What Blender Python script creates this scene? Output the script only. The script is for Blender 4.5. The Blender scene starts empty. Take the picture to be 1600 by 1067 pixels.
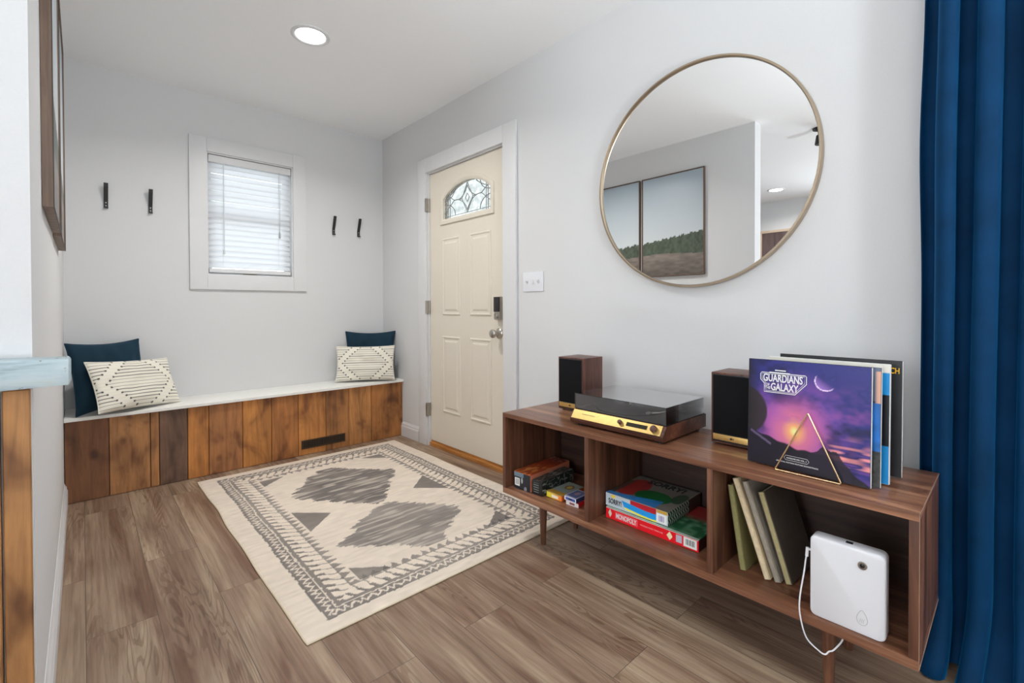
import bpy, bmesh, math, random
import numpy as np
from mathutils import Vector, Matrix
random.seed(7)
rng = np.random.default_rng(5)
C = bpy.context.scene.collection
PI = math.pi
K = 1.36                                   # albedo gain: the photograph's tones are about 0.73 of full white

# ------------------------------------------------------------------ colour and material helpers
def s2l(v):
    v = v/255.0
    return v/12.92 if v <= 0.04045 else ((v+0.055)/1.055)**2.4
def col(r, g, b, k=K):
    return tuple(min(0.95, s2l(x)*k) for x in (r, g, b)) + (1.0,)

MATS = {}
class NT:
    def __init__(s, name):
        s.m = bpy.data.materials.new(name); s.m.use_nodes = True
        s.t = s.m.node_tree; s.b = s.t.nodes['Principled BSDF']; MATS[name] = s.m
    def n(s, typ, **kw):
        nd = s.t.nodes.new(typ)
        for k, v in kw.items():
            if k in nd.inputs: nd.inputs[k].default_value = v
            else: setattr(nd, k, v)
        return nd
    def l(s, a, b): s.t.links.new(a, b)
    def ramp(s, fac, stops):
        r = s.n('ShaderNodeValToRGB'); e = r.color_ramp.elements
        while len(e) < len(stops): e.new(0.5)
        for el, (p, c) in zip(e, stops): el.position = p; el.color = c
        s.l(fac, r.inputs[0]); return r.outputs[0]
    def math(s, op, a, b=None, c=None):
        nd = s.n('ShaderNodeMath', operation=op)
        for i, v in enumerate((a, b, c)):
            if v is None: continue
            if isinstance(v, (int, float)): nd.inputs[i].default_value = v
            else: s.l(v, nd.inputs[i])
        return nd.outputs[0]
    def mix(s, fac, a, b, mode='MIX'):
        nd = s.n('ShaderNodeMix', data_type='RGBA', blend_type=mode)
        for v, i in ((fac, 0), (a, 6), (b, 7)):
            if isinstance(v, (int, float, tuple)): nd.inputs[i].default_value = v
            else: s.l(v, nd.inputs[i])
        return nd.outputs[2]
    def coord(s, scale=(1, 1, 1), rot=(0, 0, 0), kind='Object'):
        tc = s.n('ShaderNodeTexCoord'); mp = s.n('ShaderNodeMapping')
        mp.inputs['Scale'].default_value = scale; mp.inputs['Rotation'].default_value = rot
        s.l(tc.outputs[kind], mp.inputs[0]); return mp.outputs[0]
    def noise(s, vec, scale=5, detail=4, rough=0.55, dist=0):
        nd = s.n('ShaderNodeTexNoise', Scale=scale, Detail=detail, Roughness=rough, Distortion=dist)
        s.l(vec, nd.inputs['Vector']); return nd.outputs[0]
    def bump(s, h, strength=0.2, dist=0.01):
        b = s.n('ShaderNodeBump', Strength=strength, Distance=dist); s.l(h, b.inputs['Height'])
        s.l(b.outputs[0], s.b.inputs['Normal'])
    def set(s, **kw):
        for k, v in kw.items(): s.b.inputs[k].default_value = v

def plain(name, c, rough=0.5, metal=0.0, spec=0.5, var=0.0, vscale=30, bump=0.0):
    t = NT(name); t.set(Roughness=rough, Metallic=metal); t.b.inputs['Specular IOR Level'].default_value = spec
    v = t.coord(); n = t.noise(v, vscale, 3)
    if var:
        d = tuple(x*(1-var) for x in c[:3])+(1,); u = tuple(min(1, x*(1+var)) for x in c[:3])+(1,)
        t.l(t.ramp(n, [(0.3, d), (0.7, u)]), t.b.inputs['Base Color'])
    else:
        t.set(**{'Base Color': c})
    if bump: t.bump(n, bump, 0.002)
    return t.m

def wood(name, dark, mid, light, axis='y', rough=0.45, across=16, along=1.3, bump=0.05):
    t = NT(name); t.set(Roughness=rough)
    sc = {'x': (along, across, across), 'y': (across, along, across), 'z': (across, across, along)}[axis]
    v = t.coord(sc)
    n1 = t.noise(v, 1.0, 6, 0.6, 0.8); n2 = t.noise(v, 5.0, 3, 0.6, 0.2)
    f = t.math('ADD', t.math('MULTIPLY', n1, 0.75), t.math('MULTIPLY', n2, 0.25))
    t.l(t.ramp(f, [(0.34, dark), (0.5, mid), (0.66, light)]), t.b.inputs['Base Color'])
    t.bump(f, bump, 0.002); return t.m

def painted(name, rough=0.6, sheen=0.0, spec=0.4, bump=0.0, bscale=400):
    t = NT(name); a = t.n('ShaderNodeVertexColor', layer_name='paint')
    t.l(a.outputs[0], t.b.inputs['Base Color']); t.set(Roughness=rough, **{'Sheen Weight': sheen})
    t.b.inputs['Specular IOR Level'].default_value = spec
    if bump: t.bump(t.noise(t.coord(), bscale, 2), bump, 0.002)
    return t.m

WALL = (.698, .698, .70, 1)
M_wall = plain('wall_paint', WALL, 0.85, spec=0.25, var=0.012, vscale=180, bump=0.04)
M_ceil = plain('ceiling_paint', (.905, .905, .908, 1), 0.9, spec=0.2, var=0.01, vscale=120, bump=0.05)
M_trim = plain('trim_paint', (.715, .715, .72, 1), 0.4, spec=0.4, var=0.008)
M_door = plain('door_paint', col(208, 200, 186, 1.2), 0.42, spec=0.45, var=0.012, vscale=60)
M_steel = plain('brushed_nickel', (0.50, 0.47, 0.43, 1), 0.28, 1.0)
M_hinge = plain('hinge_steel', (0.42, 0.40, 0.37, 1), 0.35, 1.0)
M_black = plain('black_metal', (0.012, 0.012, 0.013, 1), 0.45)
M_blackpl = plain('black_plastic', (0.008, 0.008, 0.009, 1), 0.3)
M_keypad = plain('keypad_plastic', (0.02, 0.014, 0.016, 1), 0.3)
M_gold = plain('brushed_brass', (0.86, 0.60, 0.22, 1), 0.32, 0.9, var=0.06, vscale=60)
M_wire = plain('gold_wire', (0.90, 0.68, 0.38, 1), 0.25, 1.0)
M_mframe = plain('champagne_metal', (0.44, 0.35, 0.25, 1), 0.32, 0.9)
M_whitepl = plain('white_plastic', col(205, 206, 210, 1.3), 0.35, spec=0.5)
M_grooves = plain('grey_line', col(150, 150, 152), 0.5)
M_slat = None
M_seat = plain('bench_seat_paint', col(214, 213, 208, 1.3), 0.45, var=0.02)
M_thresh = wood('oak_threshold', col(110, 68, 30), col(158, 104, 50), col(190, 135, 75), 'y', 0.5, 40, 2)
M_vent = plain('vent_bronze', col(70, 55, 42), 0.45, 0.6)
M_ventdark = plain('vent_dark', (0.006, 0.005, 0.004, 1), 0.8)
W = dict(dark=col(52, 32, 24, 1.2), mid=col(92, 58, 42, 1.2), light=col(128, 88, 64, 1.2))
M_wal_y = wood('walnut_lengthwise_sheen', col(66, 41, 30, 1.25), col(112, 73, 53, 1.25), col(154, 111, 84, 1.25), 'y', 0.30, 20, 1.1)  # lighter walnut: sheen on the console top put into the colour
M_wal_z = wood('walnut_upright', W['dark'], W['mid'], W['light'], 'z', 0.42, 20, 1.1)
M_wal_x = wood('walnut_crosswise', W['dark'], W['mid'], W['light'], 'x', 0.4, 20, 1.1)
M_edge = plain('panel_edging', col(150, 120, 100), 0.45)
M_paint = painted('printed_card', 0.35, spec=0.45)
M_rug = painted('woven_rug', 0.95, 0.15, 0.1, 0.5, 500)
M_cush = painted('woven_cushion_cover', 0.9, 0.2, 0.1, 0.3, 350)
M_planks = None
def velvet(name, c, sheen=0.5, tint=(0.2, 0.45, 0.8, 1)):
    t = NT(name); v = t.coord(); n = t.noise(v, 6, 3); n2 = t.noise(v, 250, 2)
    t.l(t.ramp(n, [(0.3, tuple(x*0.75 for x in c[:3])+(1,)), (0.7, tuple(x*1.2 for x in c[:3])+(1,))]), t.b.inputs['Base Color'])
    t.set(Roughness=0.75, **{'Sheen Weight': sheen, 'Sheen Roughness': 0.4, 'Sheen Tint': tint})
    t.b.inputs['Specular IOR Level'].default_value = 0.15
    t.bump(n2, 0.15, 0.001); return t.m
M_curtain = velvet('blue_velvet', (0.0008, 0.034, 0.100, 1), 0.5, (0.01, 0.30, 0.72, 1))
M_bluecush = velvet('teal_velvet', (0.010, 0.033, 0.054, 1), 0.22, (0.2, 0.45, 0.7, 1))

def plank_mat():
    t = NT('reclaimed_planks'); a = t.n('ShaderNodeVertexColor', layer_name='paint')
    v = t.coord((16, 16, 1.6)); n1 = t.noise(v, 1.0, 6, 0.62, 1.0)
    v2 = t.coord((5, 5, 3.0)); n2 = t.noise(v2, 1.2, 3, 0.6, 0.5)
    v3 = t.coord((60, 60, 4)); n3 = t.noise(v3, 1.0, 3, 0.6, 0.2)
    g = t.ramp(n1, [(0.3, (0.5, 0.46, 0.43, 1)), (0.5, (0.96, .96, .96, 1)), (0.7, (1.2, 1.18, 1.12, 1))])
    c = t.mix(1.0, a.outputs[0], g, 'MULTIPLY')
    k = t.ramp(n2, [(0.33, (0.40, 0.33, 0.30, 1)), (0.47, (0.88, 0.86, 0.84, 1)), (0.6, (1.08, 1.05, 1.0, 1))])
    c = t.mix(1.0, c, k, 'MULTIPLY')
    c = t.mix(0.5, c, t.ramp(n3, [(0.35, (0.72, 0.68, 0.64, 1)), (0.6, (1.1, 1.1, 1.1, 1))]), 'MULTIPLY')
    vo = t.n('ShaderNodeTexVoronoi', Scale=5.5); t.l(t.coord((1, 1, 0.7)), vo.inputs['Vector'])
    kn = t.ramp(vo.outputs['Distance'], [(0.06, (0.28, 0.2, 0.15, 1)), (0.14, (1, 1, 1, 1))])
    c = t.mix(0.75, c, kn, 'MULTIPLY')
    t.l(c, t.b.inputs['Base Color']); t.set(Roughness=0.6)
    t.bump(t.math('ADD', n1, n3), 0.25, 0.004); return t.m
M_planks = plank_mat()

def floor_mat():
    t = NT('oak_vinyl_planks')
    tc = t.n('ShaderNodeTexCoord'); sp = t.n('ShaderNodeSeparateXYZ'); t.l(tc.outputs['Object'], sp.inputs[0])
    X, Y = sp.outputs[0], sp.outputs[1]
    cb = t.n('ShaderNodeCombineXYZ'); t.l(Y, cb.inputs[0]); t.l(X, cb.inputs[1])
    br = t.n('ShaderNodeTexBrick', offset=0.37, offset_frequency=2)
    for k, v in (('Scale', 1.0), ('Mortar Size', 0.0009), ('Mortar Smooth', 0.3), ('Bias', 0.0), ('Brick Width', 1.22), ('Row Height', 0.182)):
        br.inputs[k].default_value = v
    br.inputs['Color1'].default_value = (0, 0, 0, 1); br.inputs['Color2'].default_value = (1, 1, 1, 1); br.inputs['Mortar'].default_value = (0.5, 0.5, 0.5, 1)
    t.l(cb.outputs[0], br.inputs['Vector'])
    r = t.n('ShaderNodeSeparateColor'); t.l(br.outputs['Color'], r.inputs[0]); rv = r.outputs[0]
    def vec(sx, sy, off):
        c = t.n('ShaderNodeCombineXYZ')
        t.l(t.math('MULTIPLY', X, sx), c.inputs[0]); t.l(t.math('MULTIPLY', Y, sy), c.inputs[1])
        t.l(t.math('MULTIPLY', rv, off), c.inputs[2]); return c.outputs[0]
    big = t.noise(vec(7.5, .8, 37), 1.0, 3, 0.5, 1.0)
    rings = t.math('SINE', t.math('MULTIPLY', big, 120))
    ring = t.ramp(t.math('ADD', t.math('MULTIPLY', rings, 0.5), 0.5), [(0.0, (0, 0, 0, 1)), (0.30, (1, 1, 1, 1))])
    fine = t.noise(vec(85, 2.2, 11), 1.0, 5, 0.65, 0.3)
    mid = t.noise(vec(9, 0.8, 23), 1.0, 4, 0.6, 0.8)
    base = t.ramp(mid, [(0.33, col(100, 74, 58)), (0.5, col(127, 105, 87)), (0.67, col(150, 131, 110))])
    c = t.mix(0.62, base, t.ramp(fine, [(0.3, (0.45, 0.40, 0.36, 1)), (0.55, (1, 1, 1, 1)), (0.8, (1.2, 1.2, 1.2, 1))]), 'MULTIPLY')
    mask = t.ramp(t.noise(vec(6.5, 0.8, 53), 1.0, 2), [(0.48, (0, 0, 0, 1)), (0.58, (1, 1, 1, 1))])
    mk = t.n('ShaderNodeSeparateColor'); t.l(mask, mk.inputs[0])
    rg = t.mix(1.0, ring, (0.66, 0.58, 0.52, 1), 'LIGHTEN')
    c2 = t.mix(1.0, c, rg, 'MULTIPLY')
    c = t.mix(t.math('MULTIPLY', mk.outputs[0], 0.78), c, c2)
    tone = t.ramp(rv, [(0.0, (0.93, 0.925, 0.92, 1)), (0.5, (1, 1, 1, 1)), (1.0, (1.06, 1.05, 1.04, 1))])
    c = t.mix(1.0, c, tone, 'MULTIPLY')
    c = t.mix(br.outputs['Fac'], c, (0.075, 0.055, 0.043, 1))
    t.l(c, t.b.inputs['Base Color']); t.set(Roughness=0.48); t.b.inputs['Specular IOR Level'].default_value = 0.35
    t.bump(t.math('SUBTRACT', fine, br.outputs['Fac']), 0.12, 0.003); return t.m
M_floor = floor_mat()

def ledge_mat():
    t = NT('distressed_blue_paint'); v = t.coord((1.0, 6, 6)); n = t.noise(v, 6, 5, 0.65, 0.4); n2 = t.noise(t.coord((1, 1, 1)), 45, 3)
    c = t.ramp(n, [(0.30, col(112, 124, 128)), (0.46, col(146, 161, 166)), (0.62, col(160, 172, 175)), (0.75, col(164, 170, 162))])
    chip = t.ramp(n2, [(0.30, (1, 1, 1, 1)), (0.345, (0, 0, 0, 1))])
    t.l(t.mix(chip, c, col(92, 88, 82)), t.b.inputs['Base Color']); t.set(Roughness=0.6); t.bump(n, 0.3, 0.006); return t.m
M_ledge = ledge_mat()

def glass(name, tint=(1, 1, 1, 1), refl=0.10, rough=0.0):
    t = NT(name); t.t.nodes.remove(t.b)
    out = [n for n in t.t.nodes if n.type == 'OUTPUT_MATERIAL'][0]
    tr = t.n('ShaderNodeBsdfTransparent'); tr.inputs[0].default_value = tint
    gl = t.n('ShaderNodeBsdfGlossy'); gl.inputs['Roughness'].default_value = rough
    fr = t.n('ShaderNodeFresnel'); fr.inputs[0].default_value = 1.45
    f = t.math('MULTIPLY', fr.outputs[0], refl/0.10)
    f = t.math('MINIMUM', f, 0.9)
    mx = t.n('ShaderNodeMixShader'); t.l(f, mx.inputs[0]); t.l(tr.outputs[0], mx.inputs[1]); t.l(gl.outputs[0], mx.inputs[2])
    t.l(mx.outputs[0], out.inputs[0]); return t.m
M_glass = glass('window_glass', (0.93, 0.96, 0.96, 1))
M_lid = glass('smoked_acrylic', (0.88, 0.89, 0.91, 1), 0.26, 0.02)
def textured_glass():
    t = NT('textured_door_glass'); t.t.nodes.remove(t.b)
    out = [n for n in t.t.nodes if n.type == 'OUTPUT_MATERIAL'][0]
    tr = t.n('ShaderNodeBsdfTransparent'); n = t.noise(t.coord((1, 1, 1)), 26, 3)
    t.l(t.ramp(n, [(0.3, (0.37, 0.385, 0.38, 1)), (0.7, (0.52, 0.525, 0.52, 1))]), tr.inputs[0])
    gl = t.n('ShaderNodeBsdfGlossy'); gl.inputs['Roughness'].default_value = 0.1
    mx = t.n('ShaderNodeMixShader'); mx.inputs[0].default_value = 0.06
    t.l(tr.outputs[0], mx.inputs[1]); t.l(gl.outputs[0], mx.inputs[2]); t.l(mx.outputs[0], out.inputs[0]); return t.m
M_dglass = textured_glass()
M_lead = plain('lead_came', (0.36, 0.38, 0.38, 1), 0.4, 0.6)
def mirror_mat():
    t = NT('mirror_silver'); t.set(Roughness=0.0, Metallic=1.0, **{'Base Color': (0.96, 0.97, 0.97, 1)}); return t.m
M_mirror = mirror_mat()
def slat_mat():
    t = NT('blind_slat_white'); t.t.nodes.remove(t.b)
    out = [n for n in t.t.nodes if n.type == 'OUTPUT_MATERIAL'][0]
    d = t.n('ShaderNodeBsdfDiffuse'); d.inputs[0].default_value = (0.84, 0.84, 0.85, 1)
    tl = t.n('ShaderNodeBsdfTranslucent'); tl.inputs[0].default_value = (0.85, 0.86, 0.88, 1)
    n = t.noise(t.coord(), 40, 2); mx = t.n('ShaderNodeMixShader')
    t.l(t.math('MULTIPLY_ADD', n, 0.06, 0.52), mx.inputs[0])
    t.l(d.outputs[0], mx.inputs[1]); t.l(tl.outputs[0], mx.inputs[2]); t.l(mx.outputs[0], out.inputs[0]); return t.m
M_slat = slat_mat()
def emit(name, c, s):
    t = NT(name); t.set(**{'Base Color': c, 'Emission Color': c, 'Emission Strength': s}); return t.m
M_lamp = emit('lamp_lens', (1, 0.98, 0.95, 1), 9.0)
M_white = plain('print_white', (0.88, 0.88, 0.88, 1), 0.4)
M_ink = plain('print_black', (0.012, 0.012, 0.014, 1), 0.45)
M_yellow = plain('print_yellow', (0.85, 0.50, 0.02, 1), 0.4)
M_card = plain('white_card', (0.78, 0.78, 0.76, 1), 0.5)
M_sleeve = plain('black_card', (0.014, 0.014, 0.016, 1), 0.4)
M_grille = plain('speaker_cloth', (0.005, 0.005, 0.006, 1), 0.85, spec=0.2, var=0.3, vscale=900)
M_speaker = wood('speaker_walnut', col(52, 30, 24, 1.2), col(84, 50, 40, 1.2), col(112, 72, 58, 1.2), 'z', 0.4, 24, 1.3)
M_turnwood = wood('turntable_walnut', col(48, 26, 20, 1.2), col(84, 48, 34, 1.2), col(116, 72, 52, 1.2), 'y', 0.38, 22, 1.3)
M_vinyl = plain('record_vinyl', (0.015, 0.016, 0.018, 1), 0.22)
M_framewood = wood('picture_frame_wood', col(80, 62, 50), col(104, 84, 70), col(124, 104, 88), 'z', 0.5, 30, 1.2)
M_framedark = plain('picture_frame_edge', col(45, 38, 34), 0.5)

# ------------------------------------------------------------------ mesh helpers
class MB:
    def __init__(s): s.bm = bmesh.new()
    def box(s, x0, x1, y0, y1, z0, z1, bev=0.0, mi=0, seg=2, M=None):
        r = bmesh.ops.create_cube(s.bm, size=1.0); vs = r['verts']
        for v in vs:
            v.co = Vector((x0+(v.co.x+.5)*(x1-x0), y0+(v.co.y+.5)*(y1-y0), z0+(v.co.z+.5)*(z1-z0)))
        fs = list({f for v in vs for f in v.link_faces})
        if bev > 0:
            es = list({e for v in vs for e in v.link_edges})
            rb = bmesh.ops.bevel(s.bm, geom=es, offset=bev, segments=seg, affect='EDGES', profile=0.7)
            fs = list(set([f for f in fs if f.is_valid]) | set(rb['faces']))
            vs = list({v for f in fs for v in f.verts})
        for f in fs: f.material_index = mi
        if M is not None: bmesh.ops.transform(s.bm, matrix=M, verts=vs)
        return vs
    def loft(s, rings, closed=True, cap=True, mi=0):
        R = [[s.bm.verts.new(p) for p in r] for r in rings]; n = len(R[0])
        for a, b in zip(R[:-1], R[1:]):
            for i in range(n if closed else n-1):
                j = (i+1) % n
                f = s.bm.faces.new((a[i], a[j], b[j], b[i])); f.material_index = mi
        if cap and closed:
            for r, fl in ((R[0], True), (R[-1], False)):
                try:
                    f = s.bm.faces.new(list(reversed(r)) if fl else r); f.material_index = mi
                except ValueError: pass
        return R
    def lathe(s, prof, o=(0, 0, 0), axis=(0, 0, 1), n=32, mi=0, cap=True):
        q = Vector((0, 0, 1)).rotation_difference(Vector(axis)); o = Vector(o)
        s.loft([[o + q @ Vector((r*math.cos(2*PI*i/n), r*math.sin(2*PI*i/n), h)) for i in range(n)] for r, h in prof], mi=mi, cap=cap)
    def cyl(s, p0, p1, r0, r1=None, n=20, mi=0):
        p0, p1 = Vector(p0), Vector(p1); d = p1-p0
        s.lathe([(r0, 0), (r1 if r1 is not None else r0, d.length)], p0, d, n, mi)
    def tube(s, pts, r, n=8, mi=0, closed=False):
        P = [Vector(p) for p in pts]; m = len(P); rings = []; up = Vector((0.123, 0.456, 0.88)).normalized()
        for i in range(m):
            if closed: t = P[(i+1) % m]-P[i-1]
            else: t = P[min(i+1, m-1)]-P[max(i-1, 0)]
            t.normalize(); a = t.cross(up)
            if a.length < 1e-4: a = t.cross(Vector((1, 0, 0)))
            a.normalize(); b = a.cross(t); up = b
            rings.append([P[i]+r*(a*math.cos(2*PI*k/n)+b*math.sin(2*PI*k/n)) for k in range(n)])
        if closed: rings.append(rings[0])
        s.loft(rings, cap=not closed, mi=mi)
        if closed: bmesh.ops.remove_doubles(s.bm, verts=s.bm.verts, dist=1e-6)
    def prism(s, pts, d, mi=0):
        """flat outline pts (3-D, planar) pushed along vector d"""
        d = Vector(d); s.loft([[Vector(p) for p in pts], [Vector(p)+d for p in pts]], mi=mi)
ORG = {}
def thing(name, label=None, cat=None, loc=(0, 0, 0), rot=None, group=None, kind=None):
    o = bpy.data.objects.new(name, None); C.objects.link(o); o.location = loc; o.empty_display_size = 0.05
    if rot is not None: o.rotation_euler = rot; ORG[o] = Vector((0, 0, 0))
    else: ORG[o] = Vector(loc)
    tag(o, label, cat, group, kind); return o
def tag(o, label=None, cat=None, group=None, kind=None):
    if label: o['label'] = label
    if cat: o['category'] = cat
    if group: o['group'] = group
    if kind: o['kind'] = kind
    return o
def build(name, mb, mats, parent=None, smooth=True, loc=None, angle=35, label=None):
    bm = mb.bm; org = ORG[parent] if parent is not None else Vector(loc or (0, 0, 0))
    if org.length: bmesh.ops.translate(bm, vec=-org, verts=bm.verts)
    bmesh.ops.recalc_face_normals(bm, faces=bm.faces)
    me = bpy.data.meshes.new(name); bm.to_mesh(me); bm.free()
    for m in (mats if isinstance(mats, (list, tuple)) else [mats]): me.materials.append(m)
    if smooth: me.shade_smooth(); me.set_sharp_from_angle(angle=math.radians(angle))
    return link(name, me, parent, None if parent is not None else loc, org, label)
def link(name, me, parent, loc, org, label=None):
    o = bpy.data.objects.new(name, me); C.objects.link(o)
    if parent is not None: o.parent = parent
    elif loc is not None: o.location = loc
    ORG[o] = org
    if label: o['label'] = label
    return o
def painted_grid(name, P, colf, mat, parent=None, loc=None, thick=None, smooth=True):
    """P: (ny, nx, 3) array of points; colf: (ny, nx, 3) linear colours"""
    ny, nx = P.shape[:2]; org = ORG[parent] if parent is not None else Vector(loc or (0, 0, 0))
    V = P.reshape(-1, 3) - np.array(org); me = bpy.data.meshes.new(name)
    i = np.arange(ny*nx).reshape(ny, nx)
    F = np.stack([i[:-1, :-1], i[:-1, 1:], i[1:, 1:], i[1:, :-1]], -1).reshape(-1, 4)
    me.from_pydata(V.tolist(), [], F.tolist())
    a = me.color_attributes.new('paint', 'FLOAT_COLOR', 'POINT')
    cc = np.concatenate([colf.reshape(-1, 3), np.ones((ny*nx, 1))], 1).astype(np.float32)
    a.data.foreach_set('color', cc.ravel()); me.materials.append(mat)
    if smooth: me.shade_smooth()
    return link(name, me, parent, None if parent is not None else loc, org)
def paint_faces(me, colours):
    """one flat paint colour per face"""
    a = me.color_attributes.new('paint', 'FLOAT_COLOR', 'CORNER')
    for p in me.polygons:
        for li in p.loop_indices: a.data[li].color = colours[p.index]
def text_mesh(s, size, space=1.0, shear=0.0, bold=0.0, ext=0.0004):
    cu = bpy.data.curves.new('lettering', 'FONT'); cu.body = s; cu.size = size; cu.align_x = 'CENTER'; cu.align_y = 'CENTER'
    cu.space_character = space; cu.shear = shear; cu.offset = bold; cu.extrude = ext; cu.resolution_u = 3; cu.space_line = 0.8
    o = bpy.data.objects.new('lettering', cu); C.objects.link(o)
    dg = bpy.context.evaluated_depsgraph_get(); me = bpy.data.meshes.new_from_object(o.evaluated_get(dg))
    bpy.data.objects.remove(o); bpy.data.curves.remove(cu); return me
def lettering(s, width, height, O, U, Vv, mat, parent, name='lettering', **kw):
    """text in the plane spanned by unit vectors U (reading) and V (up), centred on O; scaled to width x height"""
    me = text_mesh(s, 1.0, **kw); n = len(me.vertices); co = np.empty(n*3); me.vertices.foreach_get('co', co); co = co.reshape(-1, 3)
    mn, mx = co.min(0), co.max(0); c = (mn+mx)/2; sc = np.array([width/(mx[0]-mn[0]), height/(mx[1]-mn[1])])
    O, U, Vv = (np.array(Vector(q)) for q in (O, U, Vv)); N = np.cross(U, Vv)
    out = O + ((co[:, 0]-c[0])*sc[0])[:, None]*U + ((co[:, 1]-c[1])*sc[1])[:, None]*Vv + co[:, 2][:, None]*N
    out -= np.array(ORG[parent]); me.vertices.foreach_set('co', out.ravel()); me.update()
    me.materials.clear(); me.materials.append(mat); me.name = name
    return link(name, me, parent, None, ORG[parent])
def smooth_noise(ny, nx, cy, cx, seed):
    """value noise with cy x cx cells"""
    r = np.random.default_rng(seed).random((cy+2, cx+2))
    y = np.linspace(0, cy, ny); x = np.linspace(0, cx, nx); yi = np.minimum(y.astype(int), cy); xi = np.minimum(x.astype(int), cx)
    fy = (y-yi); fx = (x-xi); fy = fy*fy*(3-2*fy); fx = fx*fx*(3-2*fx)
    a = r[yi][:, xi]; b = r[yi][:, xi+1]; c = r[yi+1][:, xi]; d = r[yi+1][:, xi+1]
    return (a*(1-fx)+b*fx)*(1-fy)[:, None] + (c*(1-fx)+d*fx)*fy[:, None]
def L3(r, g, b, k=K): return np.array(col(r, g, b, k)[:3])

# ------------------------------------------------------------------ the room
XR, YB, XL, H = 1.94, 3.766, -0.078, 2.511
WX, SY = -3.25, -4.2                                   # far wall of the next room, closed south side
DY0, DY1, DZ = 2.165, 3.055, 2.075                      # door opening
WX0, WX1, WZ0, WZ1 = 0.630, 1.197, 1.278, 2.127         # window opening
WE = 1.41                                              # south end of the left wall
def struct(name, mb, mats, **k): return tag(build(name, mb, mats, **k), kind='structure')
m = MB(); m.box(WX-.12, XR+.12, SY, YB+.12, -.1, 0); struct('floor', m, M_floor, smooth=False)
m = MB(); m.box(WX-.12, XR+.12, SY, YB+.12, H, H+.1); struct('ceiling', m, M_ceil, smooth=False)
m = MB(); m.box(XR, XR+.12, SY, DY0, 0, H); m.box(XR, XR+.12, DY1, YB+.12, 0, H); m.box(XR, XR+.12, DY0, DY1, DZ, H)
struct('wall_right', m, M_wall, smooth=False)
m = MB(); m.box(XL-.12, WX0, YB, YB+.12, 0, H); m.box(WX1, XR, YB, YB+.12, 0, H)
m.box(WX0, WX1, YB, YB+.12, 0, WZ0); m.box(WX0, WX1, YB, YB+.12, WZ1, H)
struct('wall_back', m, M_wall, smooth=False)
m = MB(); m.box(XL-.12, XL, WE, YB, 0, H); struct('wall_left', m, M_wall, smooth=False)
m = MB(); m.box(WX-.12, WX, SY, YB+.12, 0, H); struct('wall_far', m, M_wall, smooth=False)
m = MB(); m.box(WX, XL-.12, YB, YB+.12, 0, H); struct('wall_north', m, M_wall, smooth=False)
m = MB(); m.box(WX-.12, XR+.12, SY-.12, SY, 0, H); struct('wall_south', m, M_wall, smooth=False)
def baseboard(name, pts, x_out):
    """moulded skirting along y: profile in (offset from wall, height)"""
    (x, y0), (_, y1) = pts; prof = [(0, 0), (.014, 0), (.014, .078), (.010, .088), (.010, .098), (.004, .108), (.002, .115), (0, .115)]
    m = MB(); m.loft([[(x+x_out*a, y, z) for a, z in prof] for y in (y0, y1)]); struct(name, m, M_trim, angle=20)
baseboard('baseboard_left', [(XL, WE), (XL, 3.44)], 1)
baseboard('baseboard_right', [(XR, 3.175), (XR, 3.44)], -1)
baseboard('trim_1', [(XR, -1.5), (XR, 2.045)], -1)

# half wall in front of the left wall's end: plank cladding with a painted ledge on it
tints = [(150, 98, 48), (178, 118, 60), (168, 112, 58)]
def planked(name, xs, y0, y1, z0, z1, tnt, parent=None, gap=0.003, mirror_y=1):
    m = MB(); colours = []; cuts = []
    for i, (a, b) in enumerate(zip(xs[:-1], xs[1:])):
        n0 = len(m.bm.faces); dz = random.uniform(-.003, .003); dy = random.uniform(-.002, .002)
        m.box(a+gap/2, b-gap/2, y0+dy, y1, z0, z1+dz, 0.002, seg=1)
        cuts.append(len(m.bm.faces)-n0)
    bm = m.bm; lay = bm.loops.layers.float_color.new('paint'); bm.faces.ensure_lookup_table(); k = 0
    for i, n in enumerate(cuts):
        for f in bm.faces[k:k+n]:
            for lp in f.loops: lp[lay] = col(*tnt[i % len(tnt)])
        k += n
    return build(name, m, M_planks, parent, smooth=False)
hw = thing('wall_half', kind='structure', loc=(-0.078, 1.36, 0))
m = MB(); m.box(-2.2, XL-.001, 1.385, WE-.001, 0, .884); build('core', m, M_wall, hw, smooth=False)
planked('plank_cladding', [-1.2, -1.0, -.82, -.60, -.40, -.27, -.1205, XL], 1.365, 1.384, 0, .884, [(158, 114, 70), (140, 98, 58), (160, 116, 72)], hw)
m = MB()
ring = []
prof = [(1.345, .886), (1.342, .895), (1.342, .935), (1.348, .944), (1.425, .946), (1.4275, .93), (1.4275, .886)]
rings = []
for i in range(24):
    t = i/23; x = -2.2 + t*(2.2-.022)
    sh = 1.0
    w = .0022*math.sin(x*31)+.0016*math.sin(x*83+1)
    rings.append([(x, y+(w if y < 1.36 else 0), z+(w if z > .9 else -w)) for y, z in prof])
for d, s_ in ((.006, .97), (.011, .86), (.013, .7)):
    rings.append([(-.030+d*.9, 1.386+(y-1.386)*s_, .916+(z-.916)*s_) for y, z in prof])
# the ledge reaches past the wall corner, in front of the wall's end face
rings = [[(x, min(y, 1.405), z) for x, y, z in r] for r in rings]
m.loft(rings)
led = build('wall_ledge', m, M_ledge, loc=(-.3, 1.37, .886))
tag(led, 'weathered pale blue painted board capping the plank-clad half wall at the left edge', 'ledge')

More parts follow.
